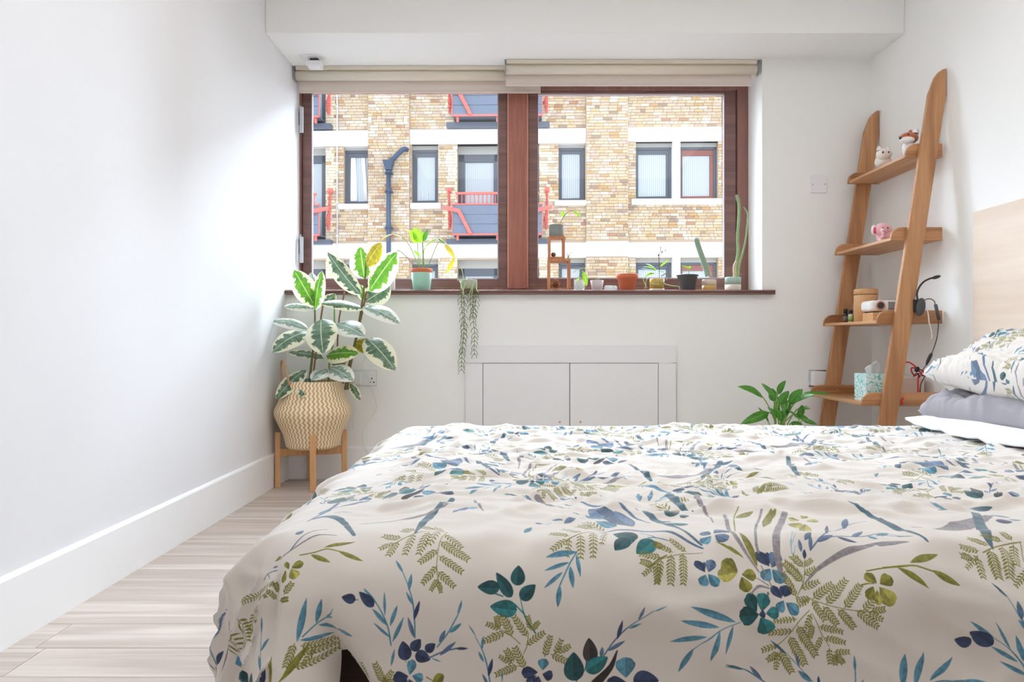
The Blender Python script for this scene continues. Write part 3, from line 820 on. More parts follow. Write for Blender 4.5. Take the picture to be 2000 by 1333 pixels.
# ---- window: frame, two sashes, mullion, panes, sill ----
fy0, fy1 = YW - .0, YW + .075
k = YW / F
def WX(px): return (px - 1000) * k
def WZ(py): return H - (py - 666.5) * k
zt = ZB
win = MB()
win.box(-1.231, WX(588.5), fy0 + .0, fy1, 1.006, zt)             # outer left jamb
win.box(WX(1440.5), 1.368, fy0, fy1, 1.006, zt)                  # outer right jamb
win.box(WX(588.5), WX(1440.5), fy0, fy1, WZ(176), zt)            # head
win.box(WX(588.5), WX(1440.5), fy0 - .004, fy1, 1.006, WZ(561.5)) # bottom rail of the frame
window = struct(win.build('window_1', M['frame'], None, 0.003))
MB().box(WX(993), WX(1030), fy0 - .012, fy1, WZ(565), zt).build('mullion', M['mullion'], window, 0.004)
def sash(x0, x1, g0, g1, gt, gb, zt0, zb0):
    f = MB()
    y0, y1 = fy0 + .012, fy1 - .008
    f.box(x0, g0, y0, y1, zb0, zt0); f.box(g1, x1, y0, y1, zb0, zt0)
    f.box(g0, g1, y0, y1, gt, zt0); f.box(g0, g1, y0, y1, zb0, gb)
    s = f.build('sash', M['frame_h'], window, 0.004)
    MB().box(g0 - .004, g1 + .004, y0 + .024, y0 + .03, gb - .004, gt + .004).build('pane', M['glass'], s)
    g = MB()
    gw = .006
    for (a, b, c, d) in ((g0, g0 + gw, gb, gt), (g1 - gw, g1, gb, gt), (g0, g1, gb, gb + gw), (g0, g1, gt - gw, gt)):
        g.box(a, b, y0 + .006, y0 + .024, c, d)
    g.build('glazing_bead', M['silver'] if False else M['bead'], s)
    return s
M['bead'] = plain('lilac_grey_spacer', (196, 188, 198), 0.4)
sash_l = sash(WX(589.5), WX(991), WX(606), WX(973.5), WZ(150), WZ(545), WZ(128), WZ(562))
sash_r = sash(WX(1031.5), WX(1439), WX(1049.5), WX(1417.5), WZ(181), WZ(544), WZ(170), WZ(562))
b2 = MB()
for (xa, xb) in ((WX(991), WX(993)), (WX(1030), WX(1031.5))):
    b2.box(xa, xb, fy0 - .006, fy0 + .02, WZ(562), zt - .12)
b2.build('weather_strip', plain('salmon_sealed_edge', (224, 170, 150), 0.45), window)
# sill board with rounded nosing and horn
sl = MB()
sl.box(-1.230, 1.366, 3.915, fy0 + .002, 1.006, 1.030)
prof = [(3.922, 1.0065), (3.884, 1.0065), (3.881, 1.009), (3.882, 1.0145), (3.886, 1.0165), (3.880, 1.019), (3.8785, 1.025), (3.882, 1.0295), (3.888, 1.0305), (3.922, 1.0305)]
sl.prism(prof, 'x', -1.2305, 1.427)
sl.build('window_sill', M['frame_h'], window, 0.0015)
# stay handles on the left sash
for py in (236, 487):
    hd = MB()
    z = WZ(py)
    hd.box(WX(583), WX(590), fy0 - .012, fy0 + .001, z - .075, z + .085)
    hd.tube([(WX(586), fy0 - .01, z + .05), (WX(590), fy0 - .035, z + .06), (WX(593), fy0 - .045, z + .045)], .007, 8)
    hd.box(WX(590), WX(597), fy0 - .052, fy0 - .04, z - .085, z + .065, Matrix.Translation((0, 0, 0)))
    h = hd.build('handle', M['silver'], window, 0.003)
    MB().box(WX(584), WX(589.5), fy0 - .016, fy0 - .011, z - .03, z + .06).build('catch', M['dark_grey'], h, 0.002)
# electrical / mount plates
def plate(name, px0, px1, py0, py1, mat, label, cat, depth=.009):
    o = MB().box(*[P(px0, 0, D)[0], P(px1, 0, D)[0], D - depth, D + .001, P(0, py1, D)[2], P(0, py0, D)[2]]).build(name, mat, None, 0.002)
    return tag(o, label, cat)
bp_ = plate('blank_wall_plate', 1582, 1614, 343, 377, M['plastic_white'], 'small white square blank cover plate on the back wall beside the window', 'wall plate')
for px in (1586, 1610):
    c = P(px, 361, D); MB().cyl((c[0], D - .012, c[2]), (c[0], D - .008, c[2]), .0035, 10).build('screw', M['silver'], bp_)

# ---- low access hatch below the sill ----
hx = lambda px: (px - 1000) * D / F
hz = lambda py: H - (py - 666.5) * D / F
hatch = thing('access_hatch', (0, 0, 0), 'low white built-in access hatch with two doors in the wall below the window', 'hatch')
fr = MB()
z0 = 0.17
fr.box(hx(909.5), hx(943), D - .02, D, z0, hz(709)); fr.box(hx(1285), hx(1319), D - .02, D, z0, hz(709)); fr.box(hx(909.5), hx(1319), D - .02, D, hz(709), hz(675)); fr.box(hx(909.5), hx(1319), D - .02, D, z0 - .08, z0)
fr.build('frame', M['hatch'], hatch, 0.0015)
MB().box(hx(943), hx(1285), D - .004, D + .0, z0, hz(709)).build('recess', M['dark'], hatch)
for (a, b, hxp) in ((944, 1111.6, 1093), (1113, 1284, 1133)):
    d_ = MB().box(hx(a), hx(b), D - .018, D - .004, z0 + .003, hz(710)).build('door', M['hatch'], hatch, 0.001)
    c = (hx(hxp), D - .018, hz(824))
    MB().lathe([(0, -.004), (.012, -.004), (.013, -.001), (.0, .001)], n=16, m=Matrix.Translation(c) @ Matrix.Rotation(math.radians(90), 4, 'X')).build('finger_pull', plain('pale_orange_pull', (222, 168, 140), 0.5), d_)
settle(hatch, (hx(1114), D, 0))

# ---- sockets ----
def socket(px0, px1, py0, py1, label, mat, name, insert=None):
    t = thing(name, (0, 0, 0), label, 'socket')
    x0, x1, za, zb = hx(px0), hx(px1), hz(py1), hz(py0)
    MB().box(x0, x1, D - .008, D, za, zb).build('face_plate', mat, t, 0.002)
    return t, x0, x1, za, zb
t, x0, x1, za, zb = socket(689, 737, 723, 755, 'white double wall socket beside the potted rubber plant', plain('brushed_steel_white', (220, 222, 224), 0.3), 'double_wall_socket')
MB().box(x0 + .006, x1 - .006, D - .0095, D - .007, za + .006, zb - .006).build('insert', M['plastic_white'], t, 0.001)
for cx in (hx(701), hx(727)):
    MB().box(cx - .012, cx + .012, D - .013, D - .009, zb - .022, zb - .010).build('rocker', M['plastic_white'], t, 0.001)
    s_ = MB()
    for (dx, dz, w, h) in ((0, -.002, .003, .0045), (-.011, -.022, .0045, .003), (.011, -.022, .0045, .003)):
        s_.box(cx + dx - w, cx + dx + w, D - .0105, D - .009, (za + zb) / 2 + dz - h, (za + zb) / 2 + dz + h)
    s_.build('pin_holes', M['black'], t)
settle(t, ((x0 + x1) / 2, D, za))
pl = thing('plug', (0, 0, 0), 'white plug with a long thin white cable in the double wall socket', 'plug')
MB().box(hx(693), hx(708), D - .045, D - .0125, hz(750), hz(727)).build('plug_body', M['plastic_white'], pl, 0.004)
cab = spline([(hx(708), D - .03, hz(748)), P(697, 770, D - .03), P(692, 800, D - .04), P(690, 840, 3.86)], 6)
MB().tube(cab, .0022, 6).build('cable', M['white_cable'], pl)
settle(pl, (hx(700), D, hz(740)))
wc = spline([P(719, 690, 3.9), P(707, 714, 3.9), P(716, 730, 3.89), P(724, 755, 3.9), P(736, 792, 3.9), P(727, 815, 3.9), P(711, 838, 3.9), P(710, 868, 3.9), P(722, 890, 3.88), (-0.70, 3.8, .03), (-0.62, 3.62, .006)], 8)
tag(MB().tube(wc, .0022, 6).build('wall_cable', M['white_cable']), 'thin white cable hanging wavily down the back wall past the double socket', 'cable')
t, x0, x1, za, zb = socket(1578, 1613, 723, 756, 'chrome wall socket holding a white charger behind the ladder shelf', M['chrome'], 'chrome_wall_socket')
MB().box(x0 + .008, x1 - .018, D - .05, D - .008, za + .008, zb - .006).build('charger', M['plastic_white'], t, 0.004)
MB().cyl((x1 - .006, D - .010, (za + zb) / 2 - .01), (x1 - .006, D - .007, (za + zb) / 2 - .01), .003, 8).build('screw', M['dark_grey'], t)
settle(t, ((x0 + x1) / 2, D, za))

# ---- motion sensor on the soffit ----
sen = thing('ceiling_sensor', (0, 0, 0), 'small white motion sensor on a square plate under the soffit', 'sensor')
sx, sy = -1.10, 3.905
MB().box(sx - .046, sx + .05, sy - .046, sy + .046, ZB - .008, ZB).build('mounting_plate', M['plastic_white'], sen, 0.002)
MB().box(sx + .004, sx + .05, sy - .02, sy + .02, ZB - .026, ZB - .008).build('bracket', M['dark_grey'], sen, 0.003)
MB().box(sx - .012, sx + .066, sy - .036, sy + .036, ZB - .055, ZB - .024).build('sensor_body', M['plastic_white'], sen, 0.008, 3)
MB().tube([(sx + .06, sy, ZB - .03), (sx + .09, sy, ZB - .028), (sx + .1, sy + .005, ZB - .02)], .002, 6).build('cable', M['white_cable'], sen)
settle(sen, (sx, sy, ZB))

# ---- roller blinds ----
def blind(label, x0, x1, fx0, fx1, d, zc, r, zb, head0, bracket_l, bracket_r):
    t = thing('roller_blind', (0, 0, 0), label, 'blind')
    MB().box(x0 + .004, x1 - .004, d - .035, d + .03, ZB - .022, ZB).build('headrail', M['blind'], t, 0.004)
    MB().cyl((x0, d, zc), (x1, d, zc), r, 28).build('roller', M['blind'], t)
    fabric = MB()
    n = 7
    ys = [d + r * .75 + .002 * math.sin(i * 1.3) for i in range(n)]
    zs = [zc - r * .2 + (zb - (zc - r * .2)) * i / (n - 1) for i in range(n)]
    fabric.prism([(a, b) for a, b in zip(ys, zs)] + [(a + .0016, b) for a, b in reversed(list(zip(ys, zs)))], 'x', fx0, fx1)
    fabric.build('fabric', M['blind_drop'], t)
    MB().box(fx0, fx1, d + r * .75 - .004, d + r * .75 + .006, zb - .002, zb + .012).build('bottom_bar', M['blind_drop'], t, 0.002)
    for q in (bracket_l, bracket_r):
        if q is not None:
            b = MB().box(q - .002, q + .002, d - .03, d + .03, zc - .03, ZB)
            b.box(q - .002, q + .012, d - .03, d + .03, ZB - .004, ZB)
            b.build('bracket', M['silver'], t, 0.001)
    settle(t, ((x0 + x1) / 2, d, ZB))
    return t
dl, dr = 4.055, 3.965
blind('longer cream roller blind over the left window pane', (580 - 1000) * dl / F, (1054 - 1000) * dl / F, (583 - 1000) * dl / F, (1056 - 1000) * dl / F, dl - .01, H + (666.5 - 149.5) * dl / F, .027, H + (666.5 - 182.5) * 4.075 / F, 0, (578 - 1000) * dl / F, None)
blind('cream roller blind over the right window pane, hanging in front of the other', (988 - 1000) * dr / F, (1475 - 1000) * dr / F, (988 - 1000) * dr / F, (1468.5 - 1000) * dr / F, dr - .01, H + (666.5 - 137.5) * dr / F, .026, H + (666.5 - 169) * 3.985 / F, 0, (986 - 1000) * dr / F, (1480 - 1000) * dr / F)
# ============================ building opposite ================================
K = 0.013
bld = thing('building', (0, 0, 0), 'yellow stock brick apartment building with white bands and red balconies across the street', 'building')
def BXc(px): return (px - 1000) * K
def BZc(py): return H - (py - 666.5) * K
def bbox(px0, px1, py0, py1, y0, y1): return (BXc(px0), BXc(px1), y0, y1, BZc(py1), BZc(py0))
M['mortar'] = plain('pale_mortar', (196, 180, 162), 0.9, 0.05, 6)
M['band'] = plain('white_render', (244, 244, 246), 0.7, 0.01)
M['bwin'] = plain('slate_grey_frame', (92, 100, 114), 0.45, 0.03)
M['bwin_red'] = plain('brown_red_frame', (150, 98, 92), 0.5, 0.03)
M['soffit_shade'] = plain('shaded_render', (176, 178, 176), 0.8)  # grey tone stands in for the shade under each window head
M['slate'] = plain('blue_slate_board', (120, 134, 158), 0.5, 0.05, 3)
M['redmetal'] = plain('hazed_red_paint', (234, 122, 116), 0.5, 0.04)  # red lightened so the veil of haze sits in the colour
M['pipe'] = plain('navy_cast_iron', (66, 86, 116), 0.4, 0.06)
M['lead'] = plain('lead_ledge', (96, 106, 124), 0.5, 0.05)
m, n, l, b = new_mat('outside_window_pane')
b.inputs['Base Color'].default_value = (*lin((186, 200, 214)), 1); b.inputs['Roughness'].default_value = 0.06; b.inputs['Specular IOR Level'].default_value = 0.9
tc = n.new('ShaderNodeTexCoord'); wv = n.new('ShaderNodeTexWave'); wv.inputs['Scale'].default_value = 6.0; wv.inputs['Distortion'].default_value = 1.0
mr = n.new('ShaderNodeMix'); mr.data_type = 'RGBA'; mr.inputs['A'].default_value = (*lin((170, 186, 202)), 1); mr.inputs['B'].default_value = (*lin((206, 217, 226)), 1)
l.new(tc.outputs['Object'], wv.inputs['Vector']); l.new(wv.outputs['Fac'], mr.inputs['Factor']); l.new(mr.outputs['Result'], b.inputs['Base Color'])
M['bpane'] = m
def brick_mat(name, use_obj):
    m, n, l, b = new_mat(name)
    if use_obj: c = n.new('ShaderNodeObjectInfo').outputs['Color']
    else:
        a = n.new('ShaderNodeAttribute'); a.attribute_name = 'Col'; c = a.outputs['Color']
    tc = n.new('ShaderNodeTexCoord'); nz = n.new('ShaderNodeTexNoise'); nz.inputs['Scale'].default_value = 2.2 if use_obj else 14.0; nz.inputs['Detail'].default_value = 5
    mx = n.new('ShaderNodeMix'); mx.data_type = 'RGBA'; mx.blend_type = 'MULTIPLY'; mx.inputs['Factor'].default_value = 1.0
    rp = n.new('ShaderNodeValToRGB'); rp.color_ramp.elements[0].position = .3; rp.color_ramp.elements[0].color = (.82, .80, .78, 1); rp.color_ramp.elements[1].position = .6; rp.color_ramp.elements[1].color = (1, 1, 1, 1)
    l.new(tc.outputs['Object'], nz.inputs['Vector']); l.new(nz.outputs['Fac'], rp.inputs['Fac']); l.new(c, mx.inputs['A']); l.new(rp.outputs['Color'], mx.inputs['B']); l.new(mx.outputs['Result'], b.inputs['Base Color'])
    b.inputs['Roughness'].default_value = 0.9
    return m
M['brick_part'] = brick_mat('stock_brick', True)
M['brick_stuff'] = brick_mat('stock_brick_far', False)
PIERS = [(719, 800), (1144, 1225)]
FL = 226.0
def in_rect(x, y, r): return r[0] < x < r[1] and r[2] < y < r[3]
holes = []
for f_ in (-FL, 0, FL):
    holes += [(669, 719, 281 + f_, 400 + f_), (803, 855, 281 + f_, 400 + f_), (893, 1053, 281 + f_, 480 + f_), (1091, 1143, 279 + f_, 395 + f_), (1241, 1400, 279 + f_, 395 + f_), (472, 633, 281 + f_, 480 + f_)]
bands = [(200, 719, 253, 284), (800, 1144, 252, 281), (1225, 1800, 251, 279)]
low = (200, 1800, 475, 504)
# core wall behind the bricks
core = MB().box(BXc(200), BXc(1800), .5, 1.2, -6.0, 8.9)
for (a, b_) in PIERS: core.box(BXc(a), BXc(b_), -.098, .6, -6.0, 8.9)
core_y = .022
xs = sorted({200, 1800} | {h[0] for h in holes} | {h[1] for h in holes})
for a, b_ in zip(xs[:-1], xs[1:]):
    cols = sorted([h for h in holes if h[0] <= a and h[1] >= b_], key=lambda h: h[2])
    top = -25
    for h in cols + [(0, 0, 1186, 1186)]:
        if h[2] > top: core.box(BXc(a), BXc(b_), core_y, .55, max(-6, BZc(h[2])), min(8.9, BZc(top)))
        top = h[3]
core.build('wall', M['mortar'], bld)
PAL = [((214, 199, 175), 30), ((212, 191, 156), 16), ((200, 180, 156), 18), ((208, 192, 178), 16), ((200, 168, 128), 6), ((172, 152, 138), 4), ((222, 213, 202), 14), ((186, 148, 124), 2)]
PAL = [lin(c) for c, w in PAL for _ in range(w)]
stuff_v, stuff_f, stuff_c, unit, nparts = [], [], [], None, 0
um = MB().box(-.5, .5, 0, 1, -.5, .5)
ume = um.build('brick', M['brick_part'], bld)
first_brick = ume
course = .075 / K
rr = random.Random(11)
bricks = []
row = 0
py = 147.0 - course * 14
while py < 690:
    y0, y1 = py, py + course * (65 / 75.0)
    planes = [(200, 719, 0), (719, 800, 1), (800, 1144, 0), (1144, 1225, 1), (1225, 1800, 0)]
    for (a, b_, pier) in planes:
        x = a - (rr.uniform(0, 8) if row % 2 else rr.uniform(8, 17))
        while x < b_:
            w = 16.6 if rr.random() < .72 else 7.9
            xa, xb = max(x, a + .2), min(x + w, b_ - .2)
            x += w + .75
            if xb - xa < 2: continue
            ok = True
            for h in holes + (bands if not pier else []) + [low]:
                if y1 > h[2] - .5 and y0 < h[3] + .5 and xb > h[0] and xa < h[1]:
                    if xa < h[0] - 2 and xb <= h[1]: xb = h[0] - .3
                    elif xb > h[1] + 2 and xa >= h[0]: xa = h[1] + .3
                    else: ok = False; break
            if not ok or xb - xa < 1.5: continue
            bricks.append((xa, xb, y0, y1, pier))
    py += course; row += 1
def brick_col(xa, xb, y0):
    c = rr.choice(PAL)
    xm = (xa + xb) / 2
    if 868 < xm < 893 or 633 < xm < 655 or 1053 < xm < 1078:
        c = lin((243, 234, 210)) if rr.random() < .8 else c
    return c
for (xa, xb, y0, y1, pier) in bricks:
    yf = (-.12 if pier else 0.0) + rr.uniform(-.003, .006)
    c = brick_col(xa, xb, y0)
    if nparts < 300 and ((1146 < xa < 1228 or 1225 <= xa < 1330) and 181 < y0 < 470):
        if nparts == 0: o = first_brick
        else:
            o = first_brick.copy(); COL.objects.link(o); o.parent = bld
        o.location = (BXc((xa + xb) / 2), yf, BZc((y0 + y1) / 2)); o.scale = ((xb - xa) * K, .12, (y1 - y0) * K); o.color = (*c, 1)
        nparts += 1
    else:
        o_ = len(stuff_v)
        X0, X1, Z0, Z1 = BXc(xa), BXc(xb), BZc(y1), BZc(y0)
        stuff_v += [(X0, yf, Z0), (X1, yf, Z0), (X1, yf, Z1), (X0, yf, Z1), (X0, yf + .05, Z0), (X1, yf + .05, Z0), (X1, yf + .05, Z1), (X0, yf + .05, Z1)]
        for q in ((0, 1, 2, 3), (0, 4, 5, 1), (1, 5, 6, 2), (2, 6, 7, 3), (3, 7, 4, 0)): stuff_f.append(tuple(i + o_ for i in q))
        stuff_c += [c] * 8
me = bpy.data.meshes.new('brickwork'); me.from_pydata(stuff_v, [], stuff_f); me.update()
ca = me.color_attributes.new('Col', 'FLOAT_COLOR', 'POINT')
ca.data.foreach_set('color', np.concatenate([np.array(stuff_c), np.ones((len(stuff_c), 1))], 1).astype(np.float32).ravel())
me.materials.append(M['brick_stuff'])
o = bpy.data.objects.new('brickwork', me); COL.objects.link(o); o.parent = bld; o['kind'] = 'stuff'
for bnd in bands: MB().box(*bbox(bnd[0], bnd[1], bnd[2], bnd[3], -.03, .3)).build('white_band', M['band'], bld, 0.01)
lb = MB().box(*bbox(low[0], low[1], low[2], low[3], -.03, .3))
for (a, b_) in PIERS: lb.box(*bbox(a - .5, b_ + .5, low[2] - 1, low[3] - 1, -.15, .1))
lb.build('white_band', M['band'], bld)
for h in holes:      # white bands of the lower storey stand on the soffit of each opening
    pass
def bwindow(px0, px1, py0, py1, g, red=False, sill=None, head=8):
    f = MB()
    yo = .16
    f.box(*bbox(px0, px1, py0 + head, py0 + head + 5, yo, yo + .1)); f.box(*bbox(px0, px0 + 5, py0 + head, py1, yo, yo + .1)); f.box(*bbox(px1 - 5, px1, py0 + head, py1, yo, yo + .1)); f.box(*bbox(px0, px1, py1 - 5, py1, yo, yo + .1))
    w = f.build('window_frame', M['bwin'], bld, 0.012)
    s = MB()
    a, b_, c, d = g
    x0, x1, y0, y1 = px0 + 5, px1 - 5, py0 + head + 5, py1 - 5
    s.box(*bbox(x0, x1, y0, c, yo + .02, yo + .09)); s.box(*bbox(x0, a, c, d, yo + .02, yo + .09)); s.box(*bbox(b_, x1, c, d, yo + .02, yo + .09)); s.box(*bbox(x0, x1, d, y1, yo + .02, yo + .09))
    s.build('casement', M['bwin_red'] if red else M['bwin'], w, 0.01)
    MB().box(*bbox(a - .5, b_ + .5, c - .5, d + .5, yo + .06, yo + .075)).build('pane', M['bpane'], w)
    MB().box(*bbox(px0 - .4, px1 + .4, py0 - 1, py0 + head, yo - .02, yo + .2)).build('lintel', M['soffit_shade'], w)
    if sill: MB().box(*bbox(sill[0], sill[1], sill[2], sill[3], -.1, .3)).build('sill', M['band'], w, 0.01)
    return w
for f_ in (-FL, 0, FL):
    w1 = bwindow(669, 719, 281 + f_, 398 + f_, (679, 713, 302 + f_, 390 + f_), sill=(660, 719, 398 + f_, 408 + f_))
    w2 = bwindow(803, 855, 281 + f_, 397 + f_, (812, 847, 302 + f_, 389 + f_), sill=(801, 861, 397 + f_, 408 + f_))
    if f_ == 0:
        cm = MB()
        for (xa, xb, xc, xd) in ((680, 691, 680, 686), (699, 712, 706, 712)):
            for i in range(8):
                pass
        cr = MB()
        for i in range(9):
            xx = 681 + i * .9; cr.tube([(BXc(xx), .20, BZc(303)), (BXc(xx + (i - 4) * .5 + 1), .20, BZc(389))], .022, 6)
        for i in range(6):
            xx = 702 + i * .9; cr.tube([(BXc(xx), .20, BZc(303)), (BXc(xx + 6), .20, BZc(389))], .02, 6)
        cr.build('curtain', M['band'], w1)
        for xx, yt in ((822.5, 368), (832.5, 373)): MB().cyl((BXc(xx), .19, BZc(389)), (BXc(xx), .19, BZc(yt)), .012, 8).build('rail_post', M['band'], w2)
    bwindow(1091, 1142, 279 + f_, 394 + f_, (1098, 1133, 298 + f_, 386 + f_), sill=(1083, 1144, 393 + f_, 403 + f_))
    bwindow(1241, 1312, 279 + f_, 392 + f_, (1247.5, 1302, 300 + f_, 383 + f_), sill=(1232, 1410, 391 + f_, 402 + f_))
    bwindow(1327, 1399, 279 + f_, 392 + f_, (1334, 1387, 303 + f_, 383 + f_), red=True)
    MB().box(*bbox(1312, 1327, 278 + f_, 392 + f_, .0, .3)).build('white_post', M['band'], bld)
    for (a, b_) in ((893, 1053), (472, 633)):
        d_ = MB()
        yo = .25
        d_.box(*bbox(a, a + 13, 296 + f_, 480 + f_, yo, yo + .1)); d_.box(*bbox(b_ - 13, b_, 296 + f_, 480 + f_, yo, yo + .1)); d_.box(*bbox(a, b_, 296 + f_, 312 + f_, yo, yo + .1)); d_.box(*bbox((a + b_) / 2 - 10, (a + b_) / 2 + 8, 296 + f_, 480 + f_, yo, yo + .1))
        w = d_.build('balcony_door', M['bwin'], bld, 0.012)
        for (p0, p1) in ((a + 12, (a + b_) / 2 - 9), ((a + b_) / 2 + 7, b_ - 12)):
            MB().box(*bbox(p0, p1, 311 + f_, 460 + f_, yo + .05, yo + .07)).build('pane', M['bpane'], w)
        MB().box(*bbox(a - .4, b_ + .4, 280 + f_, 297 + f_, yo - .02, yo + .2)).build('lintel', M['soffit_shade'], w)
# balconies
def chain(pts, n):
    c = MB()
    pts = spline(pts, 8)
    for i in range(n):
        p = pts[int(i * (len(pts) - 1) / max(1, n - 1))]
        q = pts[min(len(pts) - 1, int((i + 1) * (len(pts) - 1) / max(1, n - 1)))]
        r_ = .035
        ring = []
        for k_ in range(11):
            a = 2 * math.pi * k_ / 10
            ring.append(p + Vector((r_ * .7 * math.cos(a) * (1 if i % 2 else .4), r_ * .7 * math.cos(a) * (.3 if i % 2 else 1), r_ * 1.35 * math.sin(a))))
        c.tube(ring, .012, 5, False)
    return c
for (bx0, bx1, sgn_l, sgn_r) in ((887, 1059, 1, 1), (462, 634, 1, 1)):
    for f_ in (-FL, 0):
        yf = -.55
        bal = MB()
        bal.box(*bbox(bx0, bx1, 462.5 + f_, 465.5 + f_, yf - .01, yf + .03)); bal.box(*bbox(bx0, bx0 + 1.4, 406 + f_, 465 + f_, yf - .01, yf + .03)); bal.box(*bbox(bx1 - 1.4, bx1, 406 + f_, 465 + f_, yf - .01, yf + .03)); bal.box(*bbox(bx0, bx1, 405.5 + f_, 408 + f_, yf - .01, yf + .03))
        for xx in (bx0 + 10, bx1 - 10, (bx0 + bx1) / 2): bal.box(*bbox(xx - 2, xx + 2.4, 465 + f_, 474 + f_, yf + .06, yf + .14))
        o = bal.build('balcony', M['redmetal'], bld)
        MB().box(*bbox(bx0 + 1.2, bx1 - 1.2, 461.5 + f_, 463.6 + f_, yf + .03, .2)).build('deck', M['lead'], o)
        for i in range(3):
            za, zb = 408 + f_ + i * 18.2, 408 + f_ + (i + 1) * 18.2
            MB().box(*bbox(bx0 + 1.4, bx1 - 1.4, za + .35, zb - .35, yf + .004, yf + .04)).build('board', M['slate'], o)
        MB().box(*bbox(bx0 + 7, bx1 - 7, 383.5 + f_, 388 + f_, yf + .0, yf + .06)).build('handrail', M['redmetal'], o, 0.01)
        for i in range(20):
            xx = bx0 + 11 + i * (bx1 - bx0 - 22) / 19.0
            MB().cyl((BXc(xx), yf + .03, BZc(407 + f_)), (BXc(xx), yf + .03, BZc(387 + f_)), .013, 6).build('baluster', M['redmetal'], o)
        for s_, x_ in ((1, bx0), (-1, bx1)):
            st = MB()
            poly = [(BXc(x_ - 19 * s_), BZc(410 + f_)), (BXc(x_), BZc(413 + f_)), (BXc(x_ + 15.5 * s_), BZc(416.5 + f_)), (BXc(x_ + 39 * s_), BZc(463 + f_)), (BXc(x_ + 32 * s_), BZc(463 + f_)), (BXc(x_ + 11 * s_), BZc(423 + f_)), (BXc(x_), BZc(420.5 + f_)), (BXc(x_ - 18 * s_), BZc(417 + f_))]
            st.prism(poly, 'y', yf - .06, yf - .01)
            st.build('strut', M['redmetal'], o)
            cx = x_ - 9.5 * s_
            MB().box(*bbox(cx - 4.5, cx + 4.5, 367 + f_, 376 + f_, -.08, .02)).build('chain_bracket', M['redmetal'], o, 0.01)
            chain([(BXc(cx), -.07, BZc(376 + f_)), (BXc(cx + .5 * s_), -.09, BZc(412 + f_)), (BXc(cx + 1 * s_), -.1, BZc(446 + f_))], 20).build('chain', M['redmetal'], o)
            chain([(BXc(cx + .6 * s_), -.12, BZc(414 + f_)), (BXc(cx + 4 * s_), -.14, BZc(430 + f_)), (BXc(cx + 1.5 * s_), -.12, BZc(447 + f_))], 10).build('chain', M['redmetal'], o)
        MB().box(*bbox(bx0 - 14, bx1 + 14, 468.5 + f_, 477.5 + f_, -.22, .05)).build('ledge', M['lead'], bld, 0.01)
# rain pipe with hopper, and the thin grey conduit
pz = lambda px, py_, y_: (BXc(px), y_, BZc(py_))
dp = MB().cyl(pz(761.5, 800, -.24), pz(761.5, 336, -.24), .058, 16).build('downpipe', M['pipe'], bld)
MB().prism([(BXc(751.5), BZc(317)), (BXc(771.5), BZc(317)), (BXc(767), BZc(336)), (BXc(756), BZc(336))], 'y', -.36, -.13).build('hopper', M['pipe'], dp, 0.01)
MB().tube(spline([pz(763, 322, -.24), pz(770, 314, -.24), pz(782, 302, -.24), pz(791, 295, -.24), pz(795, 293, -.1)], 5), .062, 14).build('elbow_pipe', M['pipe'], dp)
for py_ in (338, 374.5, 445): 
    c = MB().cyl(pz(761.5, py_ + 3, -.24), pz(761.5, py_ - 3, -.24), .074, 16); c.box(*bbox(754, 769, py_ + 1, py_ + 4, -.25, -.12)); c.build('pipe_collar', M['pipe'], dp)
cd = MB().cyl(pz(657, 700, -.04), pz(657, 120, -.04), .022, 8).build('conduit', plain('pale_grey_conduit', (206, 206, 208), 0.5), bld)
for py_ in (206, 270, 331, 394, 459): MB().box(*bbox(654, 660, py_, py_ + 1.6, -.07, .01)).build('clip', M['band'], cd)
for px in (723, 793): 
    c = MB().box(*bbox(px - 3, px + 3, 229, 240, -.14, -.11)).build('tie_plate', M['band'], bld, 0.005)
    for py_ in (232, 237): MB().cyl(pz(px, py_, -.15), pz(px, py_, -.13), .01, 8).build('bolt', M['lead'], c)
bld.location = (0, 18.2, 0)
bld.rotation_euler = (0, 0, math.radians(-1.5))
# ============================ the floral print =================================
# col index -> colour of the dye on the cloth (sRGB)
DYE = [(76, 130, 156), (44, 58, 90), (30, 74, 80), (122, 118, 44), (118, 113, 52), (136, 130, 134), (40, 112, 118), (82, 106, 138), (132, 172, 198), (160, 154, 74), (58, 92, 108), (52, 48, 50)]
RES = 1250.0
TW, TH = int((S1 - S0) * RES), int((T1 - T0) * RES)
canvas = np.empty((TH, TW, 3), np.float32)
canvas[:] = np.array((218, 211, 204), np.float32) / 255
_gx, _gy = np.meshgrid(np.linspace(0, 60, 800), np.linspace(0, 60, 800))
WASH = (gnoise(_gx, _gy) + .6 * gnoise(_gx * 2.7 + 5, _gy * 2.7)).astype(np.float32)
def stamp(u0, v0, u1, v1, pad):
    a, b_ = int((min(u0, u1) - pad - S0) * RES), int((max(u0, u1) + pad - S0) * RES) + 2
    c, d = int((min(v0, v1) - pad - T0) * RES), int((max(v0, v1) + pad - T0) * RES) + 2
    a, c = max(a, 0), max(c, 0); b_, d = min(b_, TW), min(d, TH)
    if b_ - a < 1 or d - c < 1: return None
    y, x = np.mgrid[c:d, a:b_]
    return a, b_, c, d, (x + .5) / RES + S0, (y + .5) / RES + T0, x, y
def lay(a, b_, c, d, alpha, col):
    canvas[c:d, a:b_] = canvas[c:d, a:b_] * (1 - alpha[..., None]) + col * alpha[..., None]
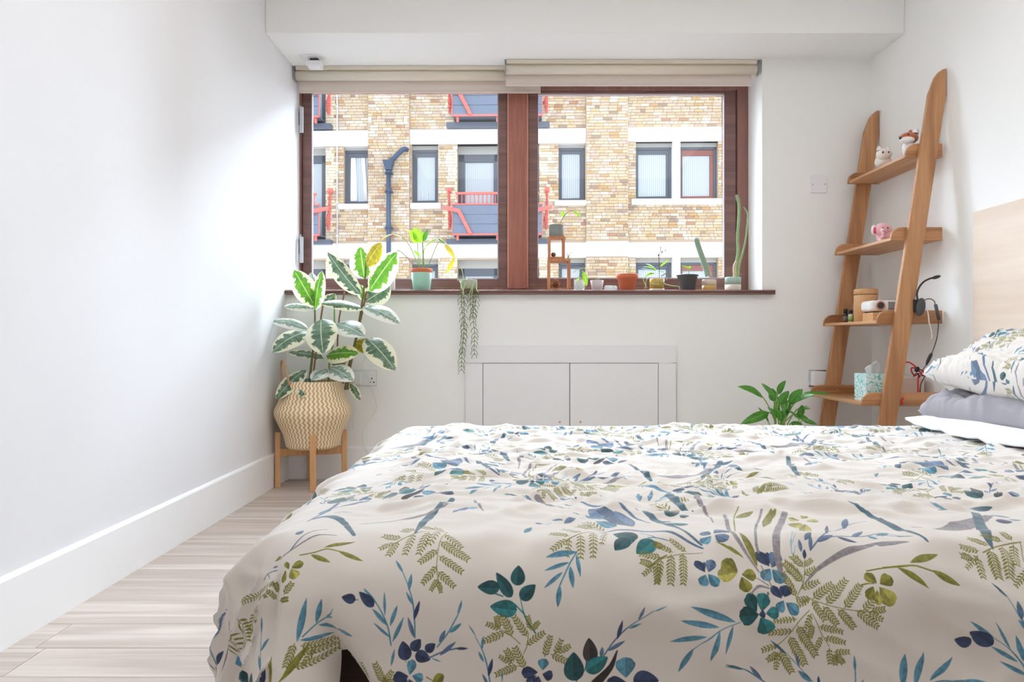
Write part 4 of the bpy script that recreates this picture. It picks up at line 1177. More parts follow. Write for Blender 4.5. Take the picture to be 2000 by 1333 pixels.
def leaf_print(u0, v0, u1, v1, w, bend, ci, shape, k=0.0):
    L = math.hypot(u1 - u0, v1 - v0)
    if L < 1e-4: return
    st = stamp(u0, v0, u1, v1, w * 1.3 + .004 + abs(bend) * L)
    if st is None: return
    a, b_, c, d, U, V, xi, yi = st
    ax, ay = (u1 - u0) / L, (v1 - v0) / L
    t = ((U - u0) * ax + (V - v0) * ay) / L
    p = (-(U - u0) * ay + (V - v0) * ax) - bend * L * 4 * t * (1 - t)
    tc_ = np.clip(t, 0, 1)
    if shape == 0: wt = np.sin(np.pi * tc_ ** .9) ** .85
    elif shape == 1: wt = np.where(tc_ < .84, np.sin(np.pi * np.clip(tc_ / 1.02, 0, 1) ** .72) ** .62, 0) + 0; wt = np.maximum(np.sin(np.pi * tc_ ** .70) ** .75, 0)
    else: wt = np.sin(np.pi * np.clip(tc_, 0, 1) ** 1.55) ** .6 * (1 + .10 * np.sin(p / max(w, 1e-4) * 9) * (tc_ > .75))
    e = (w * wt - np.abs(p)) * RES + .5
    al = np.clip(e, 0, 1) * ((t > 0) & (t < 1)) * .93
    q = np.abs(p) / np.maximum(w * wt, 1e-5)
    ws = WASH[(yi * 3 // 2) % 800, (xi * 3 // 2) % 800]
    f = 1 + .16 * ws - .14 * np.clip((q - .75) * 4, 0, 1) + .12 * np.sign(p) * (1 if shape else .4)
    f = f - .25 * np.clip(1 - np.abs(p) * RES / 1.1, 0, 1) * (shape == 1)
    if shape == 2: f = f - .25 * np.clip(.35 - tc_, 0, 1) * 2
    base = np.array(DYE[ci], np.float32) / 255
    lay(a, b_, c, d, al.astype(np.float32), np.clip(base * f[..., None], 0, 1).astype(np.float32))
def stroke_print(pts, w0, w1, w2, ci):
    q = [Vector((p[0], p[1], 0)) for p in pts]
    q = spline(q, 10)
    n = len(q) - 1
    base = np.array(DYE[ci], np.float32) / 255
    for i in range(n):
        t0, t1 = i / n, (i + 1) / n
        wf = lambda t: (w0 + (w1 - w0) * t * 2) if t < .5 else (w1 + (w2 - w1) * (t - .5) * 2)
        wa, wb_ = max(wf(t0), .0005), max(wf(t1), .0005)
        p, r = q[i], q[i + 1]
        L = (r - p).length
        if L < 1e-5: continue
        st = stamp(p[0], p[1], r[0], r[1], max(wa, wb_) + .002)
        if st is None: continue
        a, b_, c, d, U, V, xi, yi = st
        ax, ay = (r[0] - p[0]) / L, (r[1] - p[1]) / L
        t = np.clip(((U - p[0]) * ax + (V - p[1]) * ay) / L, 0, 1)
        ds = np.hypot(U - p[0] - ax * L * t, V - p[1] - ay * L * t)
        e = (wa + (wb_ - wa) * t - ds) * RES + .5
        ws = WASH[(yi * 3 // 2) % 800, (xi * 3 // 2) % 800]
        lay(a, b_, c, d, (np.clip(e, 0, 1) * .9).astype(np.float32), np.clip(base * (1 + .14 * ws)[..., None], 0, 1).astype(np.float32))
def fern_print(u0, v0, u1, v1, w, bend, n, rnd):
    L = math.hypot(u1 - u0, v1 - v0)
    if L < 1e-3: return
    ax, ay = (u1 - u0) / L, (v1 - v0) / L
    stroke_print([(u0, v0), (u1, v1)], .0007, .0006, .0005, 4)
    for i in range(n):
        t = (i + .4) / n
        for s_ in (-1, 1):
            ln = w * (1.15 - .75 * abs(t - .35) ** 1.2) * rnd.uniform(.85, 1.1)
            cu, cv = u0 + ax * L * t, v0 + ay * L * t
            ca, sa = math.cos(.78 * s_), math.sin(.78 * s_)
            dx, dy = ax * ca - ay * sa, ax * sa + ay * ca
            leaf_print(cu + dx * .0008, cv + dy * .0008, cu + dx * ln, cv + dy * ln, min(.0019, .0010 + ln * .026), .03 * s_, 4 if rnd.random() < .75 else 3, 0)
def print_all(du, dv, keep, seed):
    rnd = random.Random(seed)
    for o in PRINT:
        if o[0] == 2:
            pts = [(o[i] + du, o[i + 1] + dv) for i in range(5, len(o), 2)]
            if keep(pts[0]): stroke_print(pts, o[2], o[3], o[4], o[1])
        elif keep((o[1] + du, o[2] + dv)):
            if o[0] == 0: leaf_print(o[1] + du, o[2] + dv, o[3] + du, o[4] + dv, o[5], o[6], o[7], o[8])
            else: fern_print(o[1] + du, o[2] + dv, o[3] + du, o[4] + dv, o[5], o[6], o[7], rnd)
# the sewn repeat: the drawn field, then the same field shifted up the cloth with a half drop
for row, (dv, offs) in enumerate((
        (.455, (-.95, .38, -.28 + .0)), (.90, (-.62, .14, .95)), (1.345, (-.9, -.1, .7)))):
    for j, du in enumerate((-1.47, -.33, .81)):
        du2 = du + (.0, .42, .2)[row]
        print_all(du2, dv, lambda p: True, 5 + row * 7 + j)
print_all(0, 0, lambda p: True, 3)
print_all(1.17, .045, lambda p: p[0] > 1.2, 91)
print_all(-1.14, -.03, lambda p: p[0] < -.26, 92)
def to_image(name):
    im = bpy.data.images.new(name, TW, TH, alpha=False)
    buf = np.ones((TH, TW, 4), np.float32); buf[..., :3] = canvas
    im.pixels.foreach_set(buf.ravel()); im.update(); im.pack()
    return im
PRINT_IMG = to_image('floral_print')
def print_mat(name, light=1.0, bright=1.0):
    m, n, l, b = new_mat(name)
    uv = n.new('ShaderNodeUVMap'); uv.uv_map = 'UVMap'
    im = n.new('ShaderNodeTexImage'); im.image = PRINT_IMG; im.extension = 'EXTEND'; im.interpolation = 'Linear'
    l.new(uv.outputs[0], im.inputs['Vector']); l.new(im.outputs['Color'], b.inputs['Base Color'])
    b.inputs['Roughness'].default_value = 0.85; b.inputs['Specular IOR Level'].default_value = 0.25
    b.inputs['Sheen Weight'].default_value = 0.6; b.inputs['Sheen Roughness'].default_value = 0.45
    tc = n.new('ShaderNodeTexCoord'); nz = n.new('ShaderNodeTexNoise'); nz.inputs['Scale'].default_value = 700; nz.inputs['Detail'].default_value = 2
    bp = n.new('ShaderNodeBump'); bp.inputs['Strength'].default_value = 0.12; bp.inputs['Distance'].default_value = 0.001
    l.new(tc.outputs['Object'], nz.inputs['Vector']); l.new(nz.outputs['Fac'], bp.inputs['Height']); l.new(bp.outputs[0], b.inputs['Normal'])
    return m
M['print'] = print_mat('floral_cotton')

# ================================== bed ========================================
bed = thing('bed', (0, 0, 0), 'low dark wooden bed with a white mattress under the floral duvet', 'bed')
fr = MB()
fr.box(BX0 + .02, RX - .05, BY0 + .02, BY0 + .05, .06, .31); fr.box(BX0 + .02, RX - .05, BY1 - .05, BY1 - .02, .06, .23)
fr.box(BX0 + .02, BX0 + .05, BY0 + .05, BY1 - .05, .06, .23); fr.box(BX0 + .05, RX - .05, BY0 + .05, BY1 - .05, .16, .2)
fr.build('frame', M['bedwood'], bed, 0.006)
for (lx, ly) in ((BX0 + .06, BY0 + .08), (BX0 + .06, BY1 - .08), (RX - .12, BY0 + .08), (RX - .12, BY1 - .08)):
    MB().box(lx - .03, lx + .03, ly - .03, ly + .03, 0, .08).build('leg', M['bedwood'], bed, 0.005)
MB().box(BX0 + .05, RX - .045, BY0 + .06, BY1 - .06, .205, .39).build('mattress', plain('mattress_ticking', (236, 234, 230), 0.9), bed, 0.05, 4)
settle(bed, (.8, 1.9, 0))
hb = MB().box(RX - .019, RX - .001, .75, 3.03, .0, 1.298).build('headboard', M['ply'], None, 0.002)
tag(hb, 'wide pale birch plywood headboard panel on the right wall', 'headboard')
for yy_ in (2.72, 2.2, 1.6): MB().cyl((RX - .0195, yy_, 1.19), (RX - .017, yy_, 1.19), .004, 10).build('screw', plain('filler_grey', (176, 166, 158), .6), hb)

# ---- duvet ----
NS, NT = 330, 330
s_ = np.linspace(S0, S1, NS); t_ = np.linspace(T0 + .06, T1, NT)
SS, TT = np.meshgrid(s_, t_)
x, y, z = duvet_pos(SS, TT)
X3 = np.stack([x, y, z], -1)
du_, dv_ = np.gradient(X3, axis=1), np.gradient(X3, axis=0)
N3 = np.cross(du_, dv_); N3 /= np.linalg.norm(N3, axis=-1, keepdims=True) + 1e-9
W_ = BY1 - BY0
top = np.clip(np.minimum(np.minimum(SS, TT), W_ - TT) / .12, 0, 1)
front = np.clip(-TT / .1, 0, 1)
def ridge(u, v): return (1 - np.abs(gnoise(u, v))) ** 3
puff = .014 * gnoise(SS * 2.3 + 3, TT * 2.9 + 1) + .008 * gnoise(SS * 6 + 9, TT * 6)
wr_top = .013 * ridge(SS * 1.7 + 2 * gnoise(SS * 2, TT * 2), TT * 7.5 + 1.3 * gnoise(SS * 3 + 8, TT * 3)) + .0065 * ridge(SS * 5 + 11, TT * 19 + 2 * gnoise(SS * 4, TT * 5)) + .0022 * gnoise(SS * 14, TT * 34)
def crease(u, v, k=9): return np.clip(1 - np.abs(gnoise(u, v)) * k / 2.2, 0, 1) ** 1.6
fold = np.clip((SS - .25) / .6, .2, 1)
wr_front = fold * (.020 * ridge(SS * 2.2 + 1.8 * TT + 4, TT * 5.5 - SS * 1.6 + 7) + .0055 * ridge(SS * 6 + TT * 8, TT * 9 + 3)) + .002 * gnoise(SS * 9 + 31, TT * 9)
wr_front = wr_front + fold * .017 * (crease(SS * 2.4 + TT * 3 + 40, TT * 4.5 - SS * 2.2 + 3) + crease(SS * 3.3 - TT * 2 + 70, TT * 5.5 + SS * 2.4 + 13)) * np.clip(.5 + gnoise(SS * 3 + 50, TT * 4), 0, 1)
wr_top = wr_top + .009 * crease(SS * 2.2 + 21, TT * 6.5 + SS * 1.4 + 2) + .006 * crease(SS * 4.5 + 33, TT * 11 - SS * 1.8)
edge = np.exp(-((TT + .03) / .06) ** 2) * .010 * gnoise(SS * 17 + 3, TT * 9) * np.clip((SS + .1) / .3, 0, 1)
left = np.clip(-SS / .1, 0, 1)
wr_left = left * (.020 * gnoise(SS * 9 + 60, TT * 11) * .5 + .010 * (crease(SS * 5 + 17, TT * 9 + 3) - .8) + .018 * gnoise(SS * 4 + 2, TT * 5.5) + .020 * ridge(SS * 3, TT * 7 + 5) - .012)
disp = puff * np.clip(top + .6 * front + .5 * left, 0, 1) + wr_top * top * .9 + wr_front * front * (1 - left) + wr_left + edge
# pull towards the pillows
pr = np.clip((SS - 1.45) / .3, 0, 1) * top
disp += pr * .016 * np.exp(-(((TT - .95) - (SS - 1.6) * .8) / .05) ** 2) + pr * .008 * ridge(SS * 4, TT * 6)
X3 = X3 + N3 * disp[..., None]
# corner: the cloth bunches into a lobe and a pleat left of the front drop
fz = np.clip((BZ - X3[..., 2] - .07) / .2, 0, 1.3)
xv = -.285 + .075 * np.clip((BZ - X3[..., 2] - .1) / .2, 0, 1.4)
isf = (TT < 0)
pleat = np.exp(-(np.abs(X3[..., 0] - xv) / (.014 + .022 * fz)) ** 1.5) * fz ** 1.3 * isf
X3[..., 1] += .15 * pleat
lobe = np.exp(-((X3[..., 0] - (xv - .085)) / .06) ** 2) * np.clip((BZ - X3[..., 2] - .1) / .12, 0, 1) * isf
X3[..., 1] -= .045 * lobe
crn = (SS < 0) & (TT < 0)
ang = np.arctan2(-TT, -SS + 1e-9)
rr_ = np.hypot(SS, TT)
cr_ = .012 * (-.9 + 1.2 * crease(ang * 2.2 + 5, rr_ * 7) + gnoise(ang * 3 + 9, rr_ * 11)) * np.clip((rr_ - .05) / .1, 0, 1) * crn
X3[..., 0] -= cr_ * np.cos(ang); X3[..., 1] -= cr_ * np.sin(ang); X3[..., 2] += .5 * cr_
am = .022 * np.clip((rr_ - .15) / .2, 0, 1) * np.sin(ang * 6.0) * crn
X3[..., 0] -= am * np.cos(ang); X3[..., 1] -= am * np.sin(ang)
X3[..., 2] = np.maximum(X3[..., 2], .02)
verts = X3.reshape(-1, 3)
idx = np.arange(NS * NT).reshape(NT, NS)
faces = np.stack([idx[:-1, :-1], idx[:-1, 1:], idx[1:, 1:], idx[1:, :-1]], -1).reshape(-1, 4)
gap = ((pleat > .38) & (X3[..., 2] < .272 + .05 * (X3[..., 0] - xv))).reshape(-1)      # the two drops part at the corner
faces = faces[~gap[faces].any(1)]
me = bpy.data.meshes.new('duvet')
me.from_pydata([tuple(v) for v in verts.tolist()], [], faces.tolist())
uvl = me.uv_layers.new(name='UVMap')
UU = np.stack([(SS - S0) / (S1 - S0), (TT - T0) / (T1 - T0)], -1).reshape(-1, 2)
li = np.empty(len(me.loops), np.int32); me.loops.foreach_get('vertex_index', li)
uvl.data.foreach_set('uv', UU[li].astype(np.float32).ravel())
me.polygons.foreach_set('use_smooth', [True] * len(me.polygons)); me.update()
me.materials.append(M['print'])
duvet = bpy.data.objects.new('duvet', me); COL.objects.link(duvet)
tag(duvet, 'white cotton duvet printed with blue leaves, olive ferns and flowers spread over the bed', 'duvet')

# ---- pillows ----
def cushion(cx, cy, cz, hx_, hy_, hz_, n=70, rot=None, wrink=1.0, seed=0, p=2.6):
    """closed pillow: two domes over a rounded rectangle; returns verts, faces, uv"""
    vs, fs, uvs = [], [], []
    g = np.linspace(-1, 1, n)
    A_, B_ = np.meshgrid(g, g)
    # pinch the sides between the corners
    px_ = A_ * (1 - .07 * (1 - B_ ** 2) ** 0 * (1 - np.abs(B_) ** 2) * np.abs(A_)); py_ = B_ * (1 - .07 * (1 - np.abs(A_) ** 2) * np.abs(B_))
    prof_ = ((1 - np.abs(A_) ** p) * (1 - np.abs(B_) ** p)).clip(0) ** .42
    ed = (1 - prof_)
    wr = wrink * (.016 * gnoise(A_ * 2 + seed, B_ * 2 + seed) + .010 * ridge(A_ * 2.4 + 3 * seed, B_ * 9 + seed) * ed ** .5 + .006 * ridge(A_ * 9 + seed, B_ * 3 + seed)) * np.clip(prof_ * 3, 0, 1)
    for sgn in (1, -1):
        zz = sgn * (prof_ * hz_ + wr * (1 if sgn > 0 else .4))
        pts = np.stack([px_ * hx_, py_ * hy_, zz], -1).reshape(-1, 3)
        o_ = len(vs)
        for q in pts:
            v = Vector(q)
            if rot is not None: v = rot @ v
            vs.append((v[0] + cx, v[1] + cy, v[2] + cz))
        Q_ = np.stack([px_ * hx_, py_ * hy_, zz], -1)
        la = np.concatenate([np.zeros((n, 1)), np.cumsum(np.linalg.norm(np.diff(Q_, axis=1), axis=-1), 1)], 1); la -= la[:, n // 2:n // 2 + 1]
        lb = np.concatenate([np.zeros((1, n)), np.cumsum(np.linalg.norm(np.diff(Q_, axis=0), axis=-1), 0)], 0); lb -= lb[n // 2:n // 2 + 1]
        uvs += np.stack([la, lb], -1).reshape(-1, 2).tolist()
        for j in range(n - 1):
            for i in range(n - 1):
                q = (o_ + j * n + i, o_ + j * n + i + 1, o_ + (j + 1) * n + i + 1, o_ + (j + 1) * n + i)
                fs.append(q if sgn > 0 else q[::-1])
    return vs, fs, uvs
M['grey_cotton'] = plain('grey_cotton', (150, 146, 152), 0.85, 0.03, 8, 0.1, 500, sheen=.3)
M['white_cotton'] = plain('white_cotton', (222, 221, 224), 0.85, 0.01, 8, 0.1, 500, sheen=.3)
lp = thing('pillow', (0, 0, 0), 'grey pillow with a white flat border, under the floral pillow', 'pillow')
R1 = Euler((math.radians(0), math.radians(-3), math.radians(2)), 'XYZ').to_matrix()
vs, fs, uvs = cushion(1.655, 2.125, .527, .240, .365, .074, 80, R1, 1.7, 2, 4.0)
MB().add(vs, fs, True).build('grey_case', M['grey_cotton'], lp)
fl = MB()
n = 60
ring_o, ring_i = [], []
for i in range(n):
    a = 2 * math.pi * i / n
    ca, sa = math.cos(a), math.sin(a)
    k_ = 1 / max(abs(ca), abs(sa))
    k2 = k_ ** .82
    wob = .004 * math.sin(i * 1.7) + .003 * math.sin(i * 3.1)
    ring_o.append((min(1.944, 1.655 + ca * k2 * .305), 2.125 + sa * k2 * .43, .474 + wob + .012 * (k2 - 1) * 3 + .004 * ca))
    ring_i.append((1.655 + ca * k2 * .225, 2.125 + sa * k2 * .35, .506))
vs = ring_o + ring_i + [(p[0], p[1], p[2] - .006) for p in ring_o] + [(p[0], p[1], .462) for p in ring_i]
fs = []
for i in range(n):
    j = (i + 1) % n
    fs += [(i, j, n + j, n + i), (2 * n + i, 3 * n + i, 3 * n + j, 2 * n + j), (i, 2 * n + i, 2 * n + j, j)]
fs.append(tuple(range(3 * n, 4 * n))[::-1])
fl.add(vs, fs, True).build('white_border', M['white_cotton'], lp)
settle(lp, (1.655, 2.125, .47))
R2 = Euler((math.radians(2), math.radians(-13), math.radians(-2)), 'XYZ').to_matrix()
vs, fs, uvs = cushion(1.665, 2.09, .686, .262, .385, .094, 90, R2, 1.7, 6, 2.6)
pu = [((u * 1.0 + .62 - S0) / (S1 - S0), (v * 1.0 + .40 - T0) / (T1 - T0)) for u, v in [(-b_ * 1.0, a * 1.0) for a, b_ in uvs]]
up = MB().add(vs, fs, True, pu).build('pillow', M['print'])
tag(up, 'plump floral printed pillow on top of the grey pillow, leaning to the headboard', 'pillow')
# ============================== ladder shelf ===================================
lad = thing('ladder_shelf', (0, 0, 0), 'oiled oak ladder shelf with four tiers leaning on the right wall in the corner', 'shelf')
def xr(z): return 1.681 + .151 * z
rail = [(xr(0) - .079, 0.0), (xr(0), 0.0), (xr(1.84), 1.84), (1.962, 1.87), (1.962, 1.987), (1.948, 1.983), (1.930, 1.970), (1.914, 1.948), (1.904, 1.922), (xr(1.87) - .079, 1.87)]
for y0 in (3.238, 3.831):
    MB().prism(rail, 'y', y0, y0 + .022).build('rail', M['oak'], lad, 0.003)
TIERS = [(.458, 1.592), (.833, 1.661), (1.2118, 1.724), (1.592, 1.791)]
for i, (zb_, xf) in enumerate(TIERS):
    bd = MB().box(xf + .004, 1.958, 3.2745, 3.8175, zb_, zb_ + .014).build('shelf', M['oak_y'], lad, 0.002)
    pr_ = [(xf, zb_ - .001), (1.958, zb_ - .001), (1.958, zb_ + .060), (xf + .052, zb_ + .060)] + [(xf + .052 - .052 * math.sin(a), zb_ + .012 + .048 * math.cos(a)) for a in [math.radians(q) for q in (18, 36, 54, 72, 90)]]
    for (a, b_) in ((3.2605, 3.2740), (3.8180, 3.8305)):
        MB().prism(pr_, 'y', a, b_).build('side_panel', M['oak_x'], lad, 0.002)
    xc = xr(zb_ + .03) - .04
    for dx in (-.018, .018):
        MB().cyl((xc + dx, 3.8165, zb_ + .036), (xc + dx, 3.8185, zb_ + .036), .004, 10).build('screw', plain('brass_screw', (196, 160, 96), .3, metal=.8), lad)
settle(lad, (1.75, 3.55, 0))
ZT = [t[0] + .014 for t in TIERS]

# ---- third tier from the top ----
c = P(1691, 0, 3.62); bx = c[0]
can = thing('canister', (0, 0, 0), 'tall round bamboo canister with a lid behind the projector', 'canister')
MB().lathe([(0, 0), (.054, 0), (.056, .003), (.056, .136), (.0545, .138), (.0, .138)], (bx, 3.62, ZT[1]), 36).build('body', M['stand'], can)
MB().lathe([(0, .1405), (.055, .1405), (.0565, .143), (.0565, .163), (.053, .168), (0, .169)], (bx, 3.62, ZT[1]), 36).build('lid', M['stand'], can)
MB().lathe([(0, .137), (.053, .137), (.053, .141), (0, .141)], (bx, 3.62, ZT[1]), 30).build('seal', M['dark_grey'], can)
settle(can, (bx, 3.62, ZT[1]))
M['amber_dark'] = plain('dark_brown_glass', (52, 34, 32), 0.15)
M['label_green'] = plain('green_label', (140, 168, 96), 0.6)
for (px, py_, d, lab, body, labm, h_) in ((1651.5, 0, 3.70, 'tiny dark brown oil bottle with a black cap, left one of the pair', M['amber_dark'], plain('brown_label', (120, 104, 108), .6), .072), (1661.5, 0, 3.66, 'tiny clear bottle with a green label and a black cap, right one of the pair', plain('pale_glass', (196, 196, 176), .15), M['label_green'], .064)):
    bx = (px - 1000) * d / F
    bt = thing('oil_bottle', (0, 0, 0), lab, 'bottle')
    MB().lathe([(0, 0), (.0115, 0), (.0125, .002), (.0125, h_ * .58), (.011, h_ * .66), (.006, h_ * .7), (.006, h_ * .72), (0, h_ * .72)], (bx, d, ZT[1]), 20).build('glass_body', body, bt)
    MB().lathe([(.01275, h_ * .1), (.0128, h_ * .1), (.0128, h_ * .48), (.01275, h_ * .48)], (bx, d, ZT[1]), 20).build('paper_label', labm, bt)
    MB().lathe([(0, h_ * .70), (.0105, h_ * .70), (.0105, h_ * .97), (.0095, h_), (0, h_)], (bx, d, ZT[1]), 20).build('cap', M['black'], bt)
    settle(bt, (bx, d, ZT[1]))
cx0 = P(1687, 0, 3.50)[0]
o = MB().box(1.742, 1.93, 3.46, 3.565, ZT[1], ZT[1] + .044).build('cork_box', wood('pale_cork_board', (226, 184, 134), (206, 158, 108), 'x', 2.0, .7, 0, .1), None, 0.003)
tag(o, 'small pale wooden box carrying the white projector', 'box')
pj = thing('projector', (0, 0, 0), 'compact white projector with a copper lens ring on the third tier of the ladder shelf', 'projector')
zp = ZT[1] + .047
mrot = Matrix.Translation((1.845, 3.515, zp)) @ Matrix.Rotation(math.radians(-6), 4, 'Z')
MB().box(-.108, .108, -.065, .065, .003, .056, mrot).build('body', plain('white_abs', (246, 246, 248), .3, .005), pj, 0.016, 4)
lens = Matrix.Translation((0, -.0655, .030))
rot90 = Matrix.Rotation(math.radians(90), 4, 'X')
ml = mrot @ Matrix.Translation((-.062, -.064, .030)) @ rot90
MB().lathe([(.012, 0), (.0215, 0), (.0225, .003), (.0215, .006), (.016, .006), (.013, .002)], n=30, m=ml).build('lens_ring', plain('copper_ring', (206, 158, 136), .3, metal=.5), pj)
MB().lathe([(0, .001), (.015, .002), (.016, .0055), (.010, .0052), (0, .0042)], n=26, m=ml).build('lens', plain('dark_lens', (70, 68, 78), .05), pj)
for i in range(9):
    MB().box(-.026, .010, -.0665, -.064, .010 + i * .0045, .0122 + i * .0045, mrot).build('vent_slot', M['dark_grey'], pj)
MB().lathe([(0, 0), (.006, 0), (.006, .004), (.004, .006), (0, .006)], n=14, m=mrot @ Matrix.Translation((-.045, 0, .056))).build('focus_knob', M['plastic_white'], pj)
for (fx, fy) in ((-.085, -.045), (.085, -.045), (-.085, .045), (.085, .045)):
    MB().cyl(mrot @ Vector((fx, fy, -.003)), mrot @ Vector((fx, fy, .006)), .007, 10).build('foot', M['dark_grey'], pj)
settle(pj, (1.845, 3.515, zp))
# clip lamp on the near end of the third tier
cl = thing('clip_lamp', (0, 0, 0), 'small black gooseneck clip lamp on the side of the ladder shelf', 'lamp')
q = lambda px, py_, d=3.225: P(px, py_, d)
m_ = Matrix.Translation(q(1798, 600)) @ Matrix.Rotation(math.radians(8), 4, 'Y') @ Matrix.Rotation(math.radians(90), 4, 'X')
MB().lathe([(0, -.006), (.018, -.006), (.0205, -.003), (.0205, .003), (.018, .006), (0, .006)], n=24, m=m_ @ Matrix.Diagonal((1, 2.0, 1, 1))).build('clamp_pad', M['dark_grey'], cl)
b_ = MB(); p0 = q(1789, 606)
b_.box(p0[0] - .006, p0[0] + .012, 3.228, 3.262, q(0, 610)[2], q(0, 585)[2]); b_.build('clamp', M['black'], cl, 0.003)
MB().tube(spline([q(1793, 590), q(1791, 575), q(1795, 562), q(1804, 551), q(1815, 545), q(1824, 542.5)], 6), .0042, 8).build('gooseneck', M['black'], cl)
hd = [q(1822, 543), q(1828, 540.5), q(1835, 539.5)]
MB().ball((hd[1] + hd[0]) / 2 + Vector((.008, 0, 0)), .021, .012, .008, 16, 8, Matrix.Rotation(math.radians(-16), 3, 'Y')).build('lamp_head', M['black'], cl)
MB().tube(spline([q(1800, 593), q(1807, 586), q(1816, 584), q(1824, 588), q(1827, 596)], 5), .0022, 6).build('cable', M['dark_grey'], cl)
MB().cyl(q(1827, 595), q(1834, 625), .0075, 12, .0075).build('inline_switch', M['dark_grey'], cl)
MB().tube(spline([q(1833, 625), q(1832.5, 640), q(1830, 660), q(1824, 680), q(1819, 692)], 5), .0022, 6).build('cable', M['dark_grey'], cl)
MB().tube([q(1820, 690), q(1818, 694), q(1812, 706), q(1809, 714)], [.004, .0075, .0075, .003], 10).build('connector', M['black'], cl)
MB().tube(spline([q(1810, 712), q(1803, 722, 3.3), q(1796, 738, 3.36)], 5), .002, 6).build('cable', M['dark_grey'], cl)
settle(cl, q(1798, 612))
o = MB().box(1.90, 1.94, 3.30, 3.36, ZT[1], ZT[1] + .02).build('power_adapter', M['black'], None, 0.004)
o.location = (0, 0, 0.0)
tag(o, 'small black power adapter on the third tier behind the clip lamp', 'adapter')
wc = spline([P(1799, 594, 3.3), P(1806, 598, 3.232), P(1812, 610, 3.225), P(1815, 632, 3.225), P(1820, 652, 3.225), P(1819, 662, 3.225)], 6)
tag(MB().tube(wc, .0026, 6).build('white_cable', M['white_cable']), 'short white cable hanging over the edge of the third tier', 'cable')
# ---- bottom tier ----
zb_ = ZT[0]
tb = thing('tissue_box', (0, 0, 0), 'square mint tissue box with turquoise scribbles and a tissue on the bottom tier', 'tissue box')
m, n, l, b = new_mat('mint_scribble_card')
tc = n.new('ShaderNodeTexCoord'); mp = n.new('ShaderNodeMapping'); mp.inputs['Scale'].default_value = (26, 26, 26)
wv = n.new('ShaderNodeTexNoise'); wv.inputs['Scale'].default_value = 1.3; wv.inputs['Detail'].default_value = 0.5
mu = n.new('ShaderNodeMath'); mu.operation = 'MULTIPLY'; mu.inputs[1].default_value = 34.0
sn = n.new('ShaderNodeMath'); sn.operation = 'SINE'
rp = n.new('ShaderNodeValToRGB'); rp.color_ramp.elements[0].position = .62; rp.color_ramp.elements[0].color = (*lin((222, 240, 240)), 1); rp.color_ramp.elements[1].position = .68; rp.color_ramp.elements[1].color = (*lin((120, 204, 198)), 1)
l.new(tc.outputs['Object'], mp.inputs[0]); l.new(mp.outputs[0], wv.inputs['Vector']); l.new(wv.outputs['Fac'], mu.inputs[0]); l.new(mu.outputs[0], sn.inputs[0]); l.new(sn.outputs[0], rp.inputs['Fac']); l.new(rp.outputs['Color'], b.inputs['Base Color'])
MB().box(1.645, 1.757, 3.33, 3.445, zb_, zb_ + .127).build('carton', m, tb, 0.0015)
ts = MB()
tv = []
for (a, h_, o_) in ((0, 0, .028), (1, .03, .045), (2, .058, .030), (3, .075, .006)):
    for j in range(7):
        u = j / 6 - .5
        tv.append((1.700 + u * o_ * 2.2 + .006 * a, 3.385 + u * .03 + .014 * math.sin(j * 1.9 + a), zb_ + .124 + h_ * (1 - .5 * abs(u - .25) * (a > 1)) + (.012 * math.sin(j * 1.3) if a else 0)))
ts.add(tv, [(a * 7 + j, a * 7 + j + 1, a * 7 + 8 + j, a * 7 + 7 + j) for a in range(3) for j in range(6)], True)
ts.build('tissue', M['white_cotton'], tb, subsurf=1, solid=.001)
settle(tb, (1.70, 3.39, zb_))
o = MB().box(1.80, 1.945, 3.38, 3.60, zb_, zb_ + .108).build('wooden_box', wood('pale_pink_pine', (238, 222, 212), (224, 202, 190), 'x', .8, .6, 0, .4), None, 0.003)
tag(o, 'pale pinkish wooden box behind the near rail on the bottom tier', 'box')
rc = thing('extension_lead', (0, 0, 0), 'bright red cable tied in a loop with a black strap on the bottom tier', 'cable')
MB().tube(spline([P(1764, 709, 3.37), P(1775, 708, 3.36), P(1786, 715, 3.35), P(1795, 725, 3.345), P(1803, 735, 3.34), P(1804, 727, 3.33), P(1796, 722, 3.345), P(1781, 719, 3.35), P(1781, 727, 3.345), P(1787, 734, 3.345), P(1794, 730, 3.34), P(1793, 745, 3.345), P(1793, 765, 3.345), P(1791, 776, 3.35)], 7), .0036, 8).build('red_cable', M['red'], rc)
MB().tube(spline([P(1766, 777, 3.25), P(1762, 783, 3.25), P(1764, 790, 3.25)], 4), .004, 8).build('red_cable', M['red'], rc)
MB().ball(P(1791, 722, 3.335), .011, .010, .014, 12, 8, Matrix.Rotation(.5, 3, 'Y')).build('strap', M['black'], rc)
MB().tube(spline([P(1784, 737, 3.33), P(1790, 729, 3.33), P(1797, 737, 3.33)], 4), .0022, 6).build('strap_end', M['black'], rc)
settle(rc, P(1791, 776, 3.35))
bc = spline([P(1810, 728, 3.3), P(1805, 738, 3.3), P(1799, 750, 3.3), P(1797, 765, 3.3), P(1798, 780, 3.3)], 5)
tag(MB().tube(bc, .0024, 6).build('black_cable', M['black']), 'black cable running down beside the red lead behind the pillow', 'cable')

